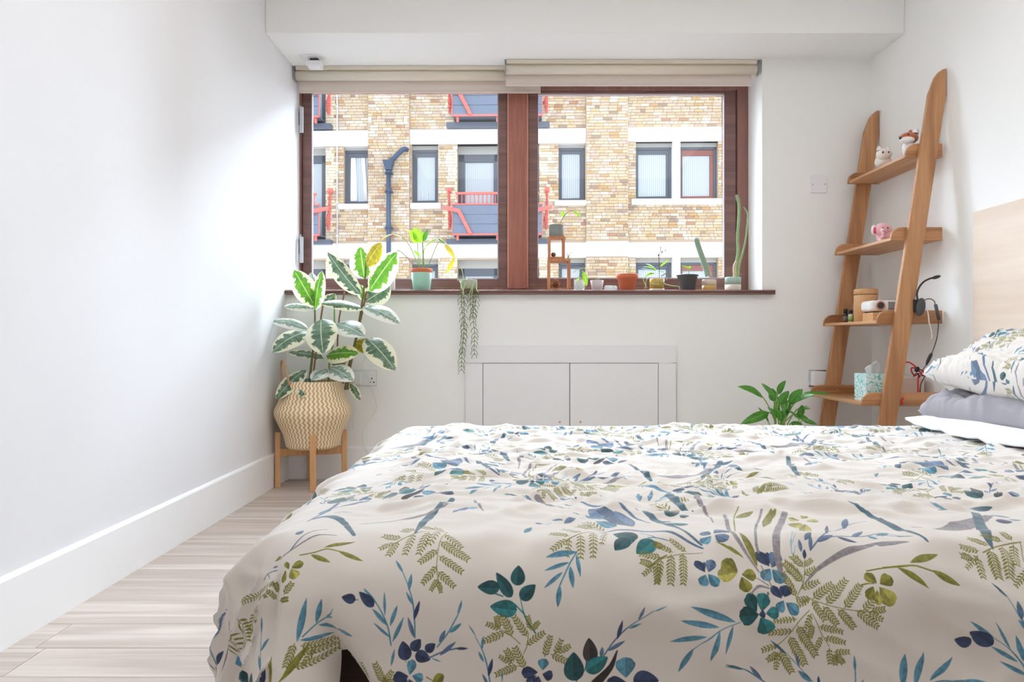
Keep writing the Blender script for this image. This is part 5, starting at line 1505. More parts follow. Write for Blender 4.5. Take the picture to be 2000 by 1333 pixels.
# ---- soft toys ----
M['fox'] = plain('rust_plush', (178, 96, 58), .95, .08, 60, .5, 300, sheen=.5)
M['plush_white'] = plain('white_plush', (240, 236, 236), .95, .03, 60, .5, 300, sheen=.5)
M['pink'] = plain('pink_plush', (242, 190, 200), .95, .05, 60, .5, 300, sheen=.5)
M['hotpink'] = plain('hot_pink_plush', (222, 74, 110), .95, .05, 60)
def toy_fox(c):
    t = thing('fox_toy', (0, 0, 0), 'small rust and white fox soft toy peeping over the near end of the top tier', 'soft toy')
    c = Vector(c)
    MB().ball(c + Vector((0, 0, .035)), .030, .028, .037, 16, 10).build('body', M['plush_white'], t)
    h = c + Vector((-.004, -.006, .083))
    MB().ball(h, .042, .032, .027, 20, 12).build('head', M['fox'], t)
    mz = MB(); mz.ball(h + Vector((-.014, -.012, -.012)), .034, .026, .016, 16, 10); mz.build('muzzle', M['plush_white'], t)
    MB().ball(h + Vector((-.046, -.014, -.004)), .006, n=10, k=6).build('nose', M['black'], t)
    for (dx, dy) in ((-.018, -.030), (-.034, .016)): MB().ball(h + Vector((dx, dy, .010)), .004, n=8, k=6).build('eye', M['black'], t)
    for (dx, dy, mt) in ((.024, -.012, M['plush_white']), (.014, .022, M['fox'])):
        MB().lathe([(.014, 0), (.012, .012), (.006, .024), (.0, .030)], n=12, m=Matrix.Translation(h + Vector((dx, dy, .018))) @ Matrix.Rotation(.3, 4, 'Y')).build('ear', mt, t)
    settle(t, c)
toy_fox((P(1778, 0, 3.30)[0], 3.312, ZT[3]))
def toy_elephant(c):
    t = thing('elephant_toy', (0, 0, 0), 'small pink elephant soft toy sitting on the second tier', 'soft toy')
    c = Vector(c)
    MB().ball(c + Vector((.012, .0, .030)), .036, .034, .034, 16, 10).build('body', M['pink'], t)
    h = c + Vector((-.004, -.01, .062))
    MB().ball(h, .036, .032, .032, 18, 12).build('head', M['pink'], t)
    MB().tube(spline([h + Vector((-.012, -.026, -.004)), h + Vector((-.018, -.042, -.018)), h + Vector((-.020, -.046, -.036)), h + Vector((-.026, -.052, -.048))], 5), .010, 10, True, .006).build('trunk', M['pink'], t)
    for sg in (-1, 1):
        MB().ball(h + Vector((-.034 if sg < 0 else .030, .006, -.002)), .022, .010, .026, 14, 8, Matrix.Rotation(-.6 * sg, 3, 'Z')).build('ear', M['plush_white'] if sg < 0 else M['pink'], t)
        MB().ball(h + Vector((.012 * sg, -.031, .004)), .0034, n=8, k=6).build('eye', M['black'], t)
        MB().ball(c + Vector((.022 * sg + .008, -.026, .012)), .014, .020, .012, 12, 8).build('foot', M['pink'], t)
    MB().ball(h + Vector((-.036, -.004, -.004)), .011, .006, .016, 12, 8, Matrix.Rotation(.6, 3, 'Z')).build('inner_ear', M['hotpink'], t)
    settle(t, c)
toy_elephant((P(1720, 0, 3.46)[0], 3.45, ZT[2]))
def toy_knit(c):
    t = thing('knitted_toy', (0, 0, 0), 'white and beige knitted toy with black bead eyes on the top tier', 'soft toy')
    c = Vector(c)
    kn = plain('cream_knit', (238, 228, 220), .95, .08, 120, .9, 160)
    MB().ball(c + Vector((.0, 0, .030)), .040, .036, .032, 16, 10).build('body', kn, t)
    h = c + Vector((-.008, -.022, .060))
    MB().ball(h, .036, .032, .030, 18, 12).build('head', kn, t)
    for sg in (-1, 1):
        MB().ball(h + Vector((.014 * sg - .006, -.030, .004)), .0045, n=8, k=6).build('eye', M['black'], t)
        MB().lathe([(.013, 0), (.009, .014), (0, .026)], n=10, m=Matrix.Translation(h + Vector((.022 * sg, .004, .02)))).build('ear', M['plush_white'], t)
    MB().ball(c + Vector((.036, .012, .022)), .024, .020, .016, 12, 8).build('scarf', plain('teal_knit', (84, 140, 150), .95, .1, 120, .8, 160), t)
    settle(t, c)
toy_knit((P(1727, 0, 3.52)[0], 3.53, ZT[3]))
# =============================== plants ========================================
def leaf_mesh(base, tip, w, nrm, arch=0.0, cup=0.15, wave=0.0, n=9, shape=.85, m=4, tipdrop=0.0, power=.72):
    base, tip, nrm = Vector(base), Vector(tip), Vector(nrm).normalized()
    ax = tip - base; L = ax.length; ax.normalize()
    side = ax.cross(nrm).normalized(); nn = side.cross(ax).normalized()
    mb, vs, uvs = MB(), [], []
    for i in range(n + 1):
        t = i / n
        c = base + (tip - base) * t + nn * (arch * L * 4 * t * (1 - t)) - Vector((0, 0, tipdrop * L * t * t))
        wt = w * max(.02, math.sin(math.pi * min(1, t ** shape)) ** power)
        for j in range(-m, m + 1):
            u = j / m
            vs.append(c + side * (wt * u) + nn * (-cup * wt * abs(u) ** 1.5 + wave * wt * math.sin(t * 14 + u) * abs(u)))
            uvs.append((t, .5 + .5 * u))
    k_ = 2 * m + 1
    fs = [(i * k_ + j, i * k_ + j + 1, (i + 1) * k_ + j + 1, (i + 1) * k_ + j) for i in range(n) for j in range(k_ - 1)]
    return mb.add(vs, fs, True, uvs)
def leaf_mat(name, c1, c2, edge=None, edge_w=.62, trans=.35, rough=.35, vein=None):
    m, n, l, b = new_mat(name)
    uv = n.new('ShaderNodeUVMap'); uv.uv_map = 'UVMap'
    sp = n.new('ShaderNodeSeparateXYZ'); l.new(uv.outputs[0], sp.inputs[0])
    oi = n.new('ShaderNodeObjectInfo')
    mp = n.new('ShaderNodeVectorMath'); mp.operation = 'MULTIPLY_ADD'; mp.inputs[1].default_value = (9, 2.6, 1)
    cb = n.new('ShaderNodeCombineXYZ'); ml = n.new('ShaderNodeMath'); ml.operation = 'MULTIPLY'; ml.inputs[1].default_value = 40
    l.new(oi.outputs['Random'], ml.inputs[0]); l.new(ml.outputs[0], cb.inputs[0]); l.new(ml.outputs[0], cb.inputs[1]); l.new(uv.outputs[0], mp.inputs[0]); l.new(cb.outputs[0], mp.inputs[2])
    nz = n.new('ShaderNodeTexNoise'); nz.inputs['Scale'].default_value = 1.0; nz.inputs['Detail'].default_value = 4; nz.inputs['Roughness'].default_value = .6
    l.new(mp.outputs[0], nz.inputs['Vector'])
    ab = n.new('ShaderNodeMath'); ab.operation = 'MULTIPLY_ADD'; ab.inputs[1].default_value = 2; ab.inputs[2].default_value = -1; l.new(sp.outputs['Y'], ab.inputs[0])
    a2 = n.new('ShaderNodeMath'); a2.operation = 'ABSOLUTE'; l.new(ab.outputs[0], a2.inputs[0])
    mix = n.new('ShaderNodeMix'); mix.data_type = 'RGBA'; mix.inputs['A'].default_value = (*lin(c1), 1); mix.inputs['B'].default_value = (*lin(c2), 1)
    rp0 = n.new('ShaderNodeValToRGB'); rp0.color_ramp.elements[0].position = .38; rp0.color_ramp.elements[1].position = .62
    l.new(nz.outputs['Fac'], rp0.inputs['Fac']); l.new(rp0.outputs['Color'], mix.inputs['Factor'])
    src = mix.outputs['Result']
    if vein:
        ve = n.new('ShaderNodeValToRGB'); ve.color_ramp.elements[0].position = .02; ve.color_ramp.elements[0].color = (1, 1, 1, 1); ve.color_ramp.elements[1].position = .06; ve.color_ramp.elements[1].color = (0, 0, 0, 1)
        l.new(a2.outputs[0], ve.inputs['Fac']); vm = n.new('ShaderNodeMix'); vm.data_type = 'RGBA'; l.new(ve.outputs['Color'], vm.inputs['Factor']); l.new(src, vm.inputs['A']); vm.inputs['B'].default_value = (*lin(vein), 1); src = vm.outputs['Result']
    if edge:
        ad = n.new('ShaderNodeMath'); ad.operation = 'MULTIPLY_ADD'; ad.inputs[1].default_value = 1.5; l.new(nz.outputs['Fac'], ad.inputs[0]); 
        sb = n.new('ShaderNodeMath'); sb.operation = 'SUBTRACT'; sb.inputs[1].default_value = .75; l.new(a2.outputs[0], sb.inputs[0]); l.new(sb.outputs[0], ad.inputs[2])
        er = n.new('ShaderNodeValToRGB'); er.color_ramp.elements[0].position = edge_w - .03; er.color_ramp.elements[1].position = edge_w + .03
        l.new(ad.outputs[0], er.inputs['Fac']); em = n.new('ShaderNodeMix'); em.data_type = 'RGBA'
        l.new(er.outputs['Color'], em.inputs['Factor']); l.new(src, em.inputs['A']); em.inputs['B'].default_value = (*lin(edge), 1); src = em.outputs['Result']
    l.new(src, b.inputs['Base Color']); b.inputs['Roughness'].default_value = rough
    out = n['Material Output']; tr = n.new('ShaderNodeBsdfTranslucent'); ms = n.new('ShaderNodeMixShader'); ms.inputs[0].default_value = trans
    l.new(src, tr.inputs['Color']); l.new(b.outputs[0], ms.inputs[1]); l.new(tr.outputs[0], ms.inputs[2]); l.new(ms.outputs[0], out.inputs['Surface'])
    return m
M['var_bright'] = leaf_mat('variegated_bright', (112, 168, 44), (84, 140, 52), (244, 240, 206), .60, .45, .3, (190, 214, 140))
M['var_dark'] = leaf_mat('variegated_grey_green', (84, 112, 86), (122, 148, 124), (240, 238, 210), .62, .25, .25, (196, 210, 180))
M['var_pale'] = leaf_mat('variegated_pale', (170, 190, 180), (120, 150, 128), (246, 246, 236), .52, .3, .22, (220, 226, 210))
M['var_olive'] = leaf_mat('variegated_olive', (178, 170, 40), (150, 130, 44), (220, 196, 90), .85, .4, .3, (206, 200, 90))
M['lily'] = leaf_mat('lily_leaf', (66, 128, 44), (88, 150, 56), None, .6, .3, .3, (130, 180, 90))
M['lime'] = leaf_mat('lime_leaf', (150, 190, 50), (122, 172, 44), None, .6, .5, .35, (190, 214, 100))
M['yellowing'] = leaf_mat('yellowing_leaf', (196, 190, 60), (206, 170, 56), None, .6, .4, .45)
M['bark'] = plain('green_brown_stem', (112, 110, 62), .7, .2, 30)
M['cane'] = plain('brown_cane', (150, 104, 74), .7, .1, 30)
M['stem'] = plain('green_stem', (132, 168, 74), .6, .1, 30)
M['soil'] = plain('potting_soil', (70, 54, 42), .95, .3, 60, .8, 120)
M['terracotta'] = plain('terracotta', (206, 112, 76), .8, .06, 20, .2, 150)

# ---- plant stand, basket, rubber plant ----
st = thing('plant_stand', (0, 0, 0), 'pale wooden four-legged plant stand holding the woven basket in the left corner', 'plant stand')
cxs, cys = -1.045, 3.735
ang = math.radians(18)
rs = .167
legs = []
for i in range(4):
    a = ang + i * math.pi / 2
    lx, ly = cxs + rs * math.cos(a), cys + rs * math.sin(a)
    m_ = Matrix.Translation((lx, ly, 0)) @ Matrix.Rotation(a, 4, 'Z')
    MB().box(-.013, .013, -.015, .015, 0, .285, m_).build('leg', M['stand'], st, 0.002)
for i in range(2):
    m_ = Matrix.Translation((cxs, cys, 0)) @ Matrix.Rotation(ang + i * math.pi / 2, 4, 'Z')
    MB().box(-rs + .012, rs - .012, -.011, .011, .160 - .0005 * i, .200 - .0005 * i, m_).build('cross_bar', M['stand'], st, 0.002)
settle(st, (cxs, cys, 0))
bk = thing('basket', (0, 0, 0), 'woven seagrass belly basket with a zigzag weave and loop handles', 'basket')
m, n, l, b = new_mat('zigzag_seagrass')
uv = n.new('ShaderNodeUVMap'); uv.uv_map = 'UVMap'; sp = n.new('ShaderNodeSeparateXYZ'); l.new(uv.outputs[0], sp.inputs[0])
def mth(op, a=None, b_=None, va=0, vb=0):
    q_ = n.new('ShaderNodeMath'); q_.operation = op
    if a is not None: l.new(a, q_.inputs[0])
    else: q_.inputs[0].default_value = va
    if b_ is not None: l.new(b_, q_.inputs[1])
    else: q_.inputs[1].default_value = vb
    return q_.outputs[0]
tri = mth('PINGPONG', mth('MULTIPLY', sp.outputs['Y'], vb=62), vb=1.0)
st_ = mth('FRACT', mth('ADD', mth('MULTIPLY', sp.outputs['X'], vb=50), mth('MULTIPLY', tri, vb=.42)))
pp = mth('PINGPONG', st_, vb=.5)
rp = n.new('ShaderNodeValToRGB'); rp.color_ramp.elements[0].position = .16; rp.color_ramp.elements[0].color = (*lin((204, 164, 120)), 1); rp.color_ramp.elements[1].position = .28; rp.color_ramp.elements[1].color = (*lin((246, 230, 196)), 1)
l.new(pp, rp.inputs['Fac'])
tc = n.new('ShaderNodeTexCoord'); nz = n.new('ShaderNodeTexNoise'); nz.inputs['Scale'].default_value = 90; l.new(tc.outputs['Object'], nz.inputs['Vector'])
mx = n.new('ShaderNodeMix'); mx.data_type = 'RGBA'; mx.blend_type = 'MULTIPLY'; mx.inputs['Factor'].default_value = .35; l.new(rp.outputs['Color'], mx.inputs['A']); l.new(nz.outputs['Color'], mx.inputs['B'])
mxb = n.new('ShaderNodeMix'); mxb.data_type = 'RGBA'; mxb.blend_type = 'MULTIPLY'; mxb.inputs['Factor'].default_value = .0
l.new(rp.outputs['Color'], b.inputs['Base Color']); b.inputs['Roughness'].default_value = .8
bp = n.new('ShaderNodeBump'); bp.inputs['Strength'].default_value = .7; bp.inputs['Distance'].default_value = .004
ht = mth('ADD', pp, mth('MULTIPLY', tri, vb=.25)); l.new(ht, bp.inputs['Height']); l.new(bp.outputs[0], b.inputs['Normal'])
M['weave'] = m
prof = [(.0, .201), (.10, .201), (.122, .203), (.134, .212), (.139, .235), (.149, .275), (.168, .315), (.184, .350), (.193, .375), (.195, .392), (.190, .408), (.178, .432), (.166, .462), (.156, .492), (.148, .518), (.143, .536), (.142, .546), (.136, .547), (.134, .538), (.139, .515), (.150, .470), (.172, .43), (.178, .39), (.150, .28), (.12, .23), (0, .225)]
pr2 = []
for (r0, z0), (r1, z1) in zip(prof[:-1], prof[1:]):
    for i in range(3): pr2.append((r0 + (r1 - r0) * i / 3, z0 + (z1 - z0) * i / 3))
pr2.append(prof[-1])
cb_ = (-1.032, 3.715, 0)
bb = MB(); bb.lathe(pr2, cb_, 96)
# vertical weave coordinate follows height so the zigzag keeps its size
bo = bb.build('body', M['weave'], bk)
uvd = bo.data.uv_layers[0].data
for poly in bo.data.polygons:
    for li_ in poly.loop_indices:
        uvd[li_].uv[1] = bo.data.vertices[bo.data.loops[li_].vertex_index].co.z * 1.25
M['rope'] = plain('twisted_rope', (192, 152, 108), .85, .15, 120, .8, 200)
def handle_at(a, tilt):
    c = Vector((cb_[0] + .142 * math.cos(a), cb_[1] + .142 * math.sin(a), .53))
    tang = Vector((-math.sin(a), math.cos(a), 0)); outv = Vector((math.cos(a), math.sin(a), 0))
    pts = [c + tang * (.055 * math.cos(t)) + Vector((0, 0, .125 * math.sin(t))) + outv * (tilt * math.sin(t)) for t in [math.pi * i / 14 for i in range(15)]]
    MB().tube(pts, .006, 8).build('handle', M['rope'], bk)
handle_at(math.radians(215), .015)
handle_at(math.radians(35), .02)
settle(bk, (cb_[0], cb_[1], .201))
rp_ = thing('rubber_plant', (0, 0, 0), 'tall variegated rubber plant with cream edged leaves growing from the woven basket', 'plant')
MB().lathe([(0, .505), (.139, .505), (.139, .50), (0, .495)], (cb_[0], cb_[1], 0), 30).build('soil', M['soil'], rp_)
def q5(X, Y, d): return P(500 + X / 2.516, 450 + Y / 2.516, d)
for pts, r0, r1, mt in (([(265, 745, 3.70), (268, 700, 3.70), (283, 560, 3.68), (290, 430, 3.67), (285, 310, 3.66)], .0075, .0035, 'bark'),
                        ([(440, 750, 3.72), (455, 680, 3.72), (490, 540, 3.72), (515, 400, 3.72), (535, 250, 3.72), (541, 150, 3.72)], .0085, .0035, 'bark'),
                        ([(355, 745, 3.76), (362, 640, 3.76), (385, 520, 3.76), (385, 400, 3.76), (388, 318, 3.76)], .006, .003, 'stem'),
                        ([(275, 745, 3.71), (290, 640, 3.70), (318, 440, 3.70), (330, 360, 3.70)], .005, .0045, 'cane'),
                        ([(452, 750, 3.735), (462, 680, 3.735), (505, 480, 3.735), (545, 300, 3.735)], .0055, .005, 'cane'),
                        ([(395, 745, 3.78), (405, 470, 3.78), (436, 298, 3.78)], .0045, .004, 'cane')):
    tb_ = [q5(*p) for p in pts]; tb_[0][2] = .50
    MB().tube(spline(tb_, 5), r0, 8, True, r1).build('stem' if mt != 'cane' else 'support_cane', M[mt], rp_)
MBs = Vector((0, -1, .35))
# (base x, y, depth) (tip x, y, depth) half width, material, normal, arch, cup
LV = [
    ((288, 372, 3.66), (187, 195, 3.64), 47, 'var_bright', (.15, -1, .25), .05, .2),
    ((289, 392, 3.66), (325, 200, 3.62), 36, 'var_bright', (-.5, -1, .2), .04, .25),
    ((286, 382, 3.66), (138, 378, 3.55), 37, 'var_pale', (0, -.75, 1), .05, .15),
    ((528, 385, 3.72), (316, 362, 3.60), 34, 'var_dark', (0, -.8, .8), .06, .2),
    ((256, 488, 3.67), (72, 445, 3.72), 33, 'var_pale', (0, -.7, .9), .08, .15),
    ((258, 500, 3.66), (80, 600, 3.54), 52, 'var_dark', (-.1, -1, .8), .12, .15),
    ((322, 436, 3.68), (330, 608, 3.50), 64, 'var_dark', (0, -1, .45), .10, .18),
    ((388, 462, 3.74), (532, 522, 3.58), 52, 'var_pale', (.05, -.9, .9), .08, .12),
    ((540, 530, 3.73), (684, 690, 3.60), 56, 'var_dark', (.3, -1, .45), .10, .16),
    ((526, 378, 3.72), (708, 462, 3.60), 42, 'var_pale', (.1, -.8, .8), .10, .15),
    ((556, 300, 3.70), (694, 108, 3.62), 60, 'var_bright', (-.35, -1, .15), .03, .2),
    ((532, 238, 3.74), (512, 82, 3.78), 54, 'var_bright', (.1, -1, .1), .0, .12),
    ((542, 175, 3.71), (616, 62, 3.66), 36, 'var_olive', (-.4, -1, .2), .05, .3),
    ((516, 318, 3.72), (353, 108, 3.66), 42, 'var_dark', (.5, -1, .3), -.06, .25),
    ((536, 352, 3.74), (658, 276, 3.80), 52, 'var_dark', (-.1, -1, .2), .02, .1),
    ((345, 618, 3.70), (503, 606, 3.58), 44, 'var_bright', (.1, -1, .5), .08, .2),
    ((484, 552, 3.76), (590, 588, 3.72), 32, 'var_olive', (.1, -1, .3), .05, .15),
    ((335, 632, 3.74), (158, 600, 3.78), 26, 'var_dark', (0, -.8, .8), .06, .1),
    ((246, 686, 3.69), (100, 832, 3.56), 44, 'var_dark', (-.35, -1, .45), .08, .15),
    ((262, 728, 3.69), (218, 818, 3.53), 33, 'var_dark', (.3, -1, .2), .06, .25),
    ((368, 684, 3.74), (274, 738, 3.58), 38, 'var_pale', (-.1, -1, .6), .08, .15),
    ((357, 676, 3.74), (478, 742, 3.55), 44, 'var_pale', (.1, -1, .7), .08, .15),
    ((372, 660, 3.78), (445, 645, 3.80), 25, 'var_dark', (0, -1, .6), .04, .1),
    ((462, 752, 3.74), (512, 838, 3.68), 18, 'var_dark', (.4, -1, .1), .06, .2),
    ((330, 372, 3.76), (390, 312, 3.82), 26, 'var_dark', (0, -1, .2), .03, .1),
    ((300, 330, 3.72), (268, 208, 3.80), 26, 'var_pale', (0, -1, .2), .03, .1),
    ((535, 345, 3.74), (508, 268, 3.78), 22, 'var_bright', (0, -1, .1), .02, .1),
]
for i, (a, b_, w, mt, nr, ar, cu) in enumerate(LV):
    A0, B0 = q5(*a), q5(*b_)
    lf = leaf_mesh(A0, B0, w * 1.22 / 2.516 * 3.65 / F, nr, ar, cu, .02, 12, .92, 4, 0, .60).build('leaf', M[mt], rp_)
    if lf: pass
settle(rp_, (cb_[0], cb_[1], .5))

# ---- peace lily behind the bed ----
pl_ = thing('peace_lily', (0, 0, 0), 'bushy green peace lily in a grey pot on the floor behind the bed', 'plant')
py0 = 3.38
pc = Vector((P(1522, 0, py0)[0], py0, 0))
MB().lathe([(0, 0), (.085, 0), (.10, .14), (.108, .24), (.110, .245), (.102, .245), (.09, .22), (0, .215)], pc, 30).build('pot', plain('grey_pot', (150, 150, 152), .6), pl_)
MB().lathe([(0, .226), (.094, .226), (.094, .22), (0, .218)], pc, 20).build('soil', M['soil'], pl_)
def q7(X, Y, d): return P(1400 + X / 3.3333, 500 + Y / 3.3333, d)
LL = [((300, 920), (135, 852), 30, -.1), ((390, 930), (290, 830), 18, 0), ((395, 900), (450, 812), 24, -.05), ((372, 950), (360, 862), 30, .05), ((400, 960), (470, 880), 26, 0), ((470, 960), (560, 868), 34, -.1), ((480, 965), (640, 905), 30, -.1), ((560, 895), (740, 908), 12, .0), ((520, 1000), (610, 1000), 20, -.1), ((500, 1030), (612, 1085), 24, -.1), ((455, 1010), (525, 1060), 34, -.15), ((410, 1060), (330, 985), 16, 0),
      ((340, 1020), (155, 1098), 32, -.1), ((430, 1080), (395, 1000), 26, 0), ((430, 1060), (480, 930), 26, .02), ((340, 1090), (265, 985), 14, -.05), ((540, 1050), (555, 970), 24, -.05), ((560, 1070), (655, 1100), 16, 0), ((380, 1040), (400, 920), 20, .1), ((450, 1040), (425, 900), 26, .1), ((480, 1090), (560, 1100), 18, 0)]
lr = random.Random(4)
for i, (a, b_, w, dd) in enumerate(LL):
    A0 = q7(*a, 3.36 + lr.uniform(-.04, .06)); B0 = q7(*b_, 3.36 + dd + lr.uniform(-.05, .05))
    root = pc + Vector((lr.uniform(-.04, .04), lr.uniform(-.04, .04), .225))
    MB().tube(bez(root, root + Vector((0, 0, .12)), A0 - (B0 - A0) * .3 - Vector((0, 0, .03)), A0, 8), .0028, 6).build('stalk', M['stem'], pl_)
    leaf_mesh(A0, B0, w / 3.3333 * 3.36 / F, (lr.uniform(-.4, .4), -1, .6), .10, .25, .03, 8, .8, 3).build('leaf', M['lily'], pl_)
settle(pl_, pc)
# ============================ on the window sill ===============================
ZS = 1.0302
YS = 3.985
kS = YS / F
def SX(px, d=YS): return (px - 1000) * d / F
def SZ(py, d=YS): return H - (py - 666.5) * d / F
def pot_prof(r0, r1, h, wall=.004, lip=None):
    p = [(0, 0), (r0 - .002, 0), (r0, .002)]
    if lip:
        p += [(r0 + (r1 - r0) * (h - lip) / h - .004, h - lip - .001), (r1, h - lip), (r1 + .001, h - .002)]
    p += [(r1, h - .001), (r1 - .001, h), (r1 - wall, h), (r1 - wall - .001, h * .80), (0, h * .79)]
    return p
def pot(name, parent, px, r0, r1, h, mat, d=YS, lip=None, n=32):
    return MB().lathe(pot_prof(r0, r1, h, .005, lip), (SX(px, d), d, ZS), n).build(name, mat, parent)
def soil(parent, px, r, z, d=YS):
    MB().lathe([(0, z + .003), (r * .6, z + .002), (r, z), (r, z - .004), (0, z - .004)], (SX(px, d), d, ZS), 20).build('soil', M['soil'], parent)
# tall white vase behind the rubber plant leaf
o = MB().lathe([(0, 0), (.026, 0), (.028, .002), (.028, .108), (.027, .112), (.023, .112), (.022, .01), (0, .01)], (SX(762), YS, ZS), 28).build('vase', plain('white_ceramic', (232, 232, 234), .35))
tag(o, 'plain white cylinder vase on the sill, half hidden by a rubber plant leaf', 'vase')
bkx = SX(783, 4.06)
o = MB().box(SX(772, 4.06), SX(804, 4.06), 4.03, 4.12, ZS, ZS + .016).build('notebook', plain('dark_notebook', (86, 78, 74), .6), None, 0.002)
tag(o, 'thin dark notebook lying flat on the sill beside the mint pot', 'notebook')
# mint pot with terracotta liner
mp_ = thing('potted_plant', (0, 0, 0), 'mint green pot with a terracotta liner and a drooping broad-leaved plant on the sill', 'plant')
px = 823.5
pot('pot', mp_, px, .047, .059, .112, plain('mint_glaze', (158, 206, 192), .4, .03), n=40)
MB().lathe([(.050, .09), (.0595, .104), (.0598, .122), (.0575, .124), (.055, .122), (.052, .10)], (SX(px), YS, ZS), 36).build('liner', M['terracotta'], mp_)
soil(mp_, px, .053, .112)
q8 = lambda X, Y, d=YS: P(740 + X / 8.332, 430 + Y / 8.332, d)
zr = ZS + .113
def stalk(parent, pts, r, mt='stem', root=None):
    p = [q8(*a) if len(a) == 2 else q8(*a) for a in pts]
    MB().tube(spline(p, 6), r, 6).build('stalk', M[mt], parent)
stalk(mp_, [(715, 800), (720, 640), (710, 360)], .0035)
stalk(mp_, [(650, 800), (640, 600), (628, 380)], .0022)
stalk(mp_, [(655, 790), (600, 640), (510, 440), (420, 310), (330, 265)], .0022)
stalk(mp_, [(600, 785), (530, 690), (420, 570), (340, 505), (290, 505)], .002, 'cane')
stalk(mp_, [(790, 790), (860, 610), (920, 460), (965, 372), (1010, 362), (1075, 390)], .0022)
stalk(mp_, [(740, 780), (725, 560), (745, 450)], .002)
stalk(mp_, [(660, 790), (668, 640), (672, 590)], .002)
for a, b_, w, mt, nr, ar in (((705, 362), (570, 122), 92, 'lime', (.2, -1, .2), .05), ((630, 375), (512, 160), 70, 'lime', (.4, -1, .1), .04), ((712, 345), (800, 150), 52, 'lily', (-.6, -1, .1), .03), ((380, 285), (205, 228), 24, 'lime', (0, -.6, 1), .06), ((215, 230), (30, 345), 24, 'yellowing', (0, -.6, 1), .10), ((505, 190), (405, 158), 22, 'yellowing', (0, -1, .5), .03), ((745, 450), (960, 300), 26, 'lime', (-.1, -.8, .7), .12), ((960, 292), (1075, 380), 22, 'lily', (.3, -.9, .5), .04), ((1070, 385), (1235, 640), 42, 'yellowing', (.4, -1, .2), .12), ((1235, 610), (1092, 880), 34, 'yellowing', (.3, -1, 0), .10), ((672, 600), (560, 485), 22, 'lime', (.2, -1, .3), .06)):
    leaf_mesh(q8(*a), q8(*b_, YS - .03), w / 8.332 * kS, nr, ar, .25, .06, 9, .8, 3).build('leaf', M[mt], mp_)
settle(mp_, (SX(px), YS, ZS))
# hanging rhipsalis in a grey-green pot
rh = thing('trailing_plant', (0, 0, 0), 'small grey-green pot with thin forked stems trailing far down below the sill', 'plant')
px = 916
YR = 3.925
MB().lathe([(0, 0), (.036, 0), (.044, .008), (.046, .02), (.045, .056), (.043, .058), (.040, .056), (.038, .045), (0, .044)], (SX(px, YR), YR, ZS), 28).build('pot', plain('sage_concrete', (176, 180, 160), .8, .05), rh)
M['rhip'] = plain('rhipsalis_stem', (112, 128, 74), .6, .15, 30)
M['rhip2'] = plain('rhipsalis_pale', (186, 204, 150), .6, .1, 30)
def strand(pts, seed, dense):
    rr_ = random.Random(seed)
    p = spline([P(*a) for a in pts], 8)
    mb = MB(); mb.tube(p, .0013, 5)
    k_ = 0
    acc = 0
    for i in range(1, len(p)):
        acc += (p[i] - p[i - 1]).length
        if acc > .021 / dense and p[i][2] < ZS + .01:
            acc = 0
            for s_ in (-1, 1):
                e = p[i] + Vector((s_ * rr_.uniform(.012, .021), rr_.uniform(-.006, .006), -rr_.uniform(.020, .033)))
                mb.tube([p[i], (p[i] + e) / 2 + Vector((s_ * .004, 0, .003)), e], .0016, 5)
    mb.build('trailing_stem', M['rhip'], rh)
dF = 3.868
strand([(905, 556, 3.92), (902, 562, 3.885), (901, 580, dF), (904, 620, dF), (906, 650, dF), (902, 690, dF), (901, 722, dF)], 1, 1.1)
strand([(915, 556, 3.92), (912, 562, 3.885), (906, 580, dF), (907, 630, dF + .005), (904, 668, dF), (903, 690, dF)], 2, 1.0)
strand([(922, 556, 3.92), (922, 562, 3.885), (924, 580, dF), (924, 620, dF), (927, 650, dF), (926, 680, dF), (927, 694, dF)], 3, 1.0)
strand([(928, 556, 3.92), (929, 562, 3.885), (930, 585, dF), (925, 606, dF), (922, 620, dF)], 4, 1.2)
strand([(910, 556, 3.92), (916, 562, 3.885), (919, 575, dF), (918, 600, dF)], 5, .8)
for (a, b_, c) in (((898, 549), (904, 566), (906, 580)), ((912, 545), (908, 556), (903, 575)), ((921, 546), (922, 560), (915, 578)), ((929, 548), (931, 566), (935, 572)), ((905, 548), (899, 547), (893, 547.5)), ((905, 545), (904, 536), (901, 522)), ((926, 548), (924, 560), (921, 576))):
    MB().tube(spline([P(*a, 3.915), P(*b_, 3.87), P(*c, 3.868)], 5), .0028, 6).build('trailing_stem', M['rhip2'], rh)
settle(rh, (SX(px, YR), YR, ZS))
# two open wooden cube frames, stacked
M['walnut'] = wood('warm_walnut_frame', (206, 142, 98), (170, 110, 70), 'z', 1.5, .5, 0, .2)
def cube_frame(px0, px1, z0, z1, th, label, y0, y1):
    t = thing('cube_frame', (0, 0, 0), label, 'frame')
    x0, x1 = SX(px0, y0), SX(px1, y0)
    MB().box(x0, x0 + th, y0, y1, z0, z1).build('side', M['walnut'], t, 0.001)
    MB().box(x1 - th, x1, y0, y1, z0, z1).build('side', M['walnut'], t, 0.001)
    MB().box(x0 + th, x1 - th, y0, y1, z1 - th, z1).build('top', M['walnut'], t, 0.001)
    MB().box(x0 + th, x1 - th, y0, y1, z0, z0 + th).build('bottom', M['walnut'], t, 0.001)
    settle(t, ((x0 + x1) / 2, (y0 + y1) / 2, z0))
YF0 = 3.935
zt1 = SZ(506, YF0); zt2 = SZ(461, YF0)
cube_frame(1070.5, 1114.5, ZS, zt1, .013, 'larger open wooden box frame standing on the sill, lower of two', YF0, YF0 + .10)
cube_frame(1071, 1103.5, zt1 + .0005, zt2, .013, 'smaller open wooden box frame stacked on the larger frame', YF0 + .005, YF0 + .085)
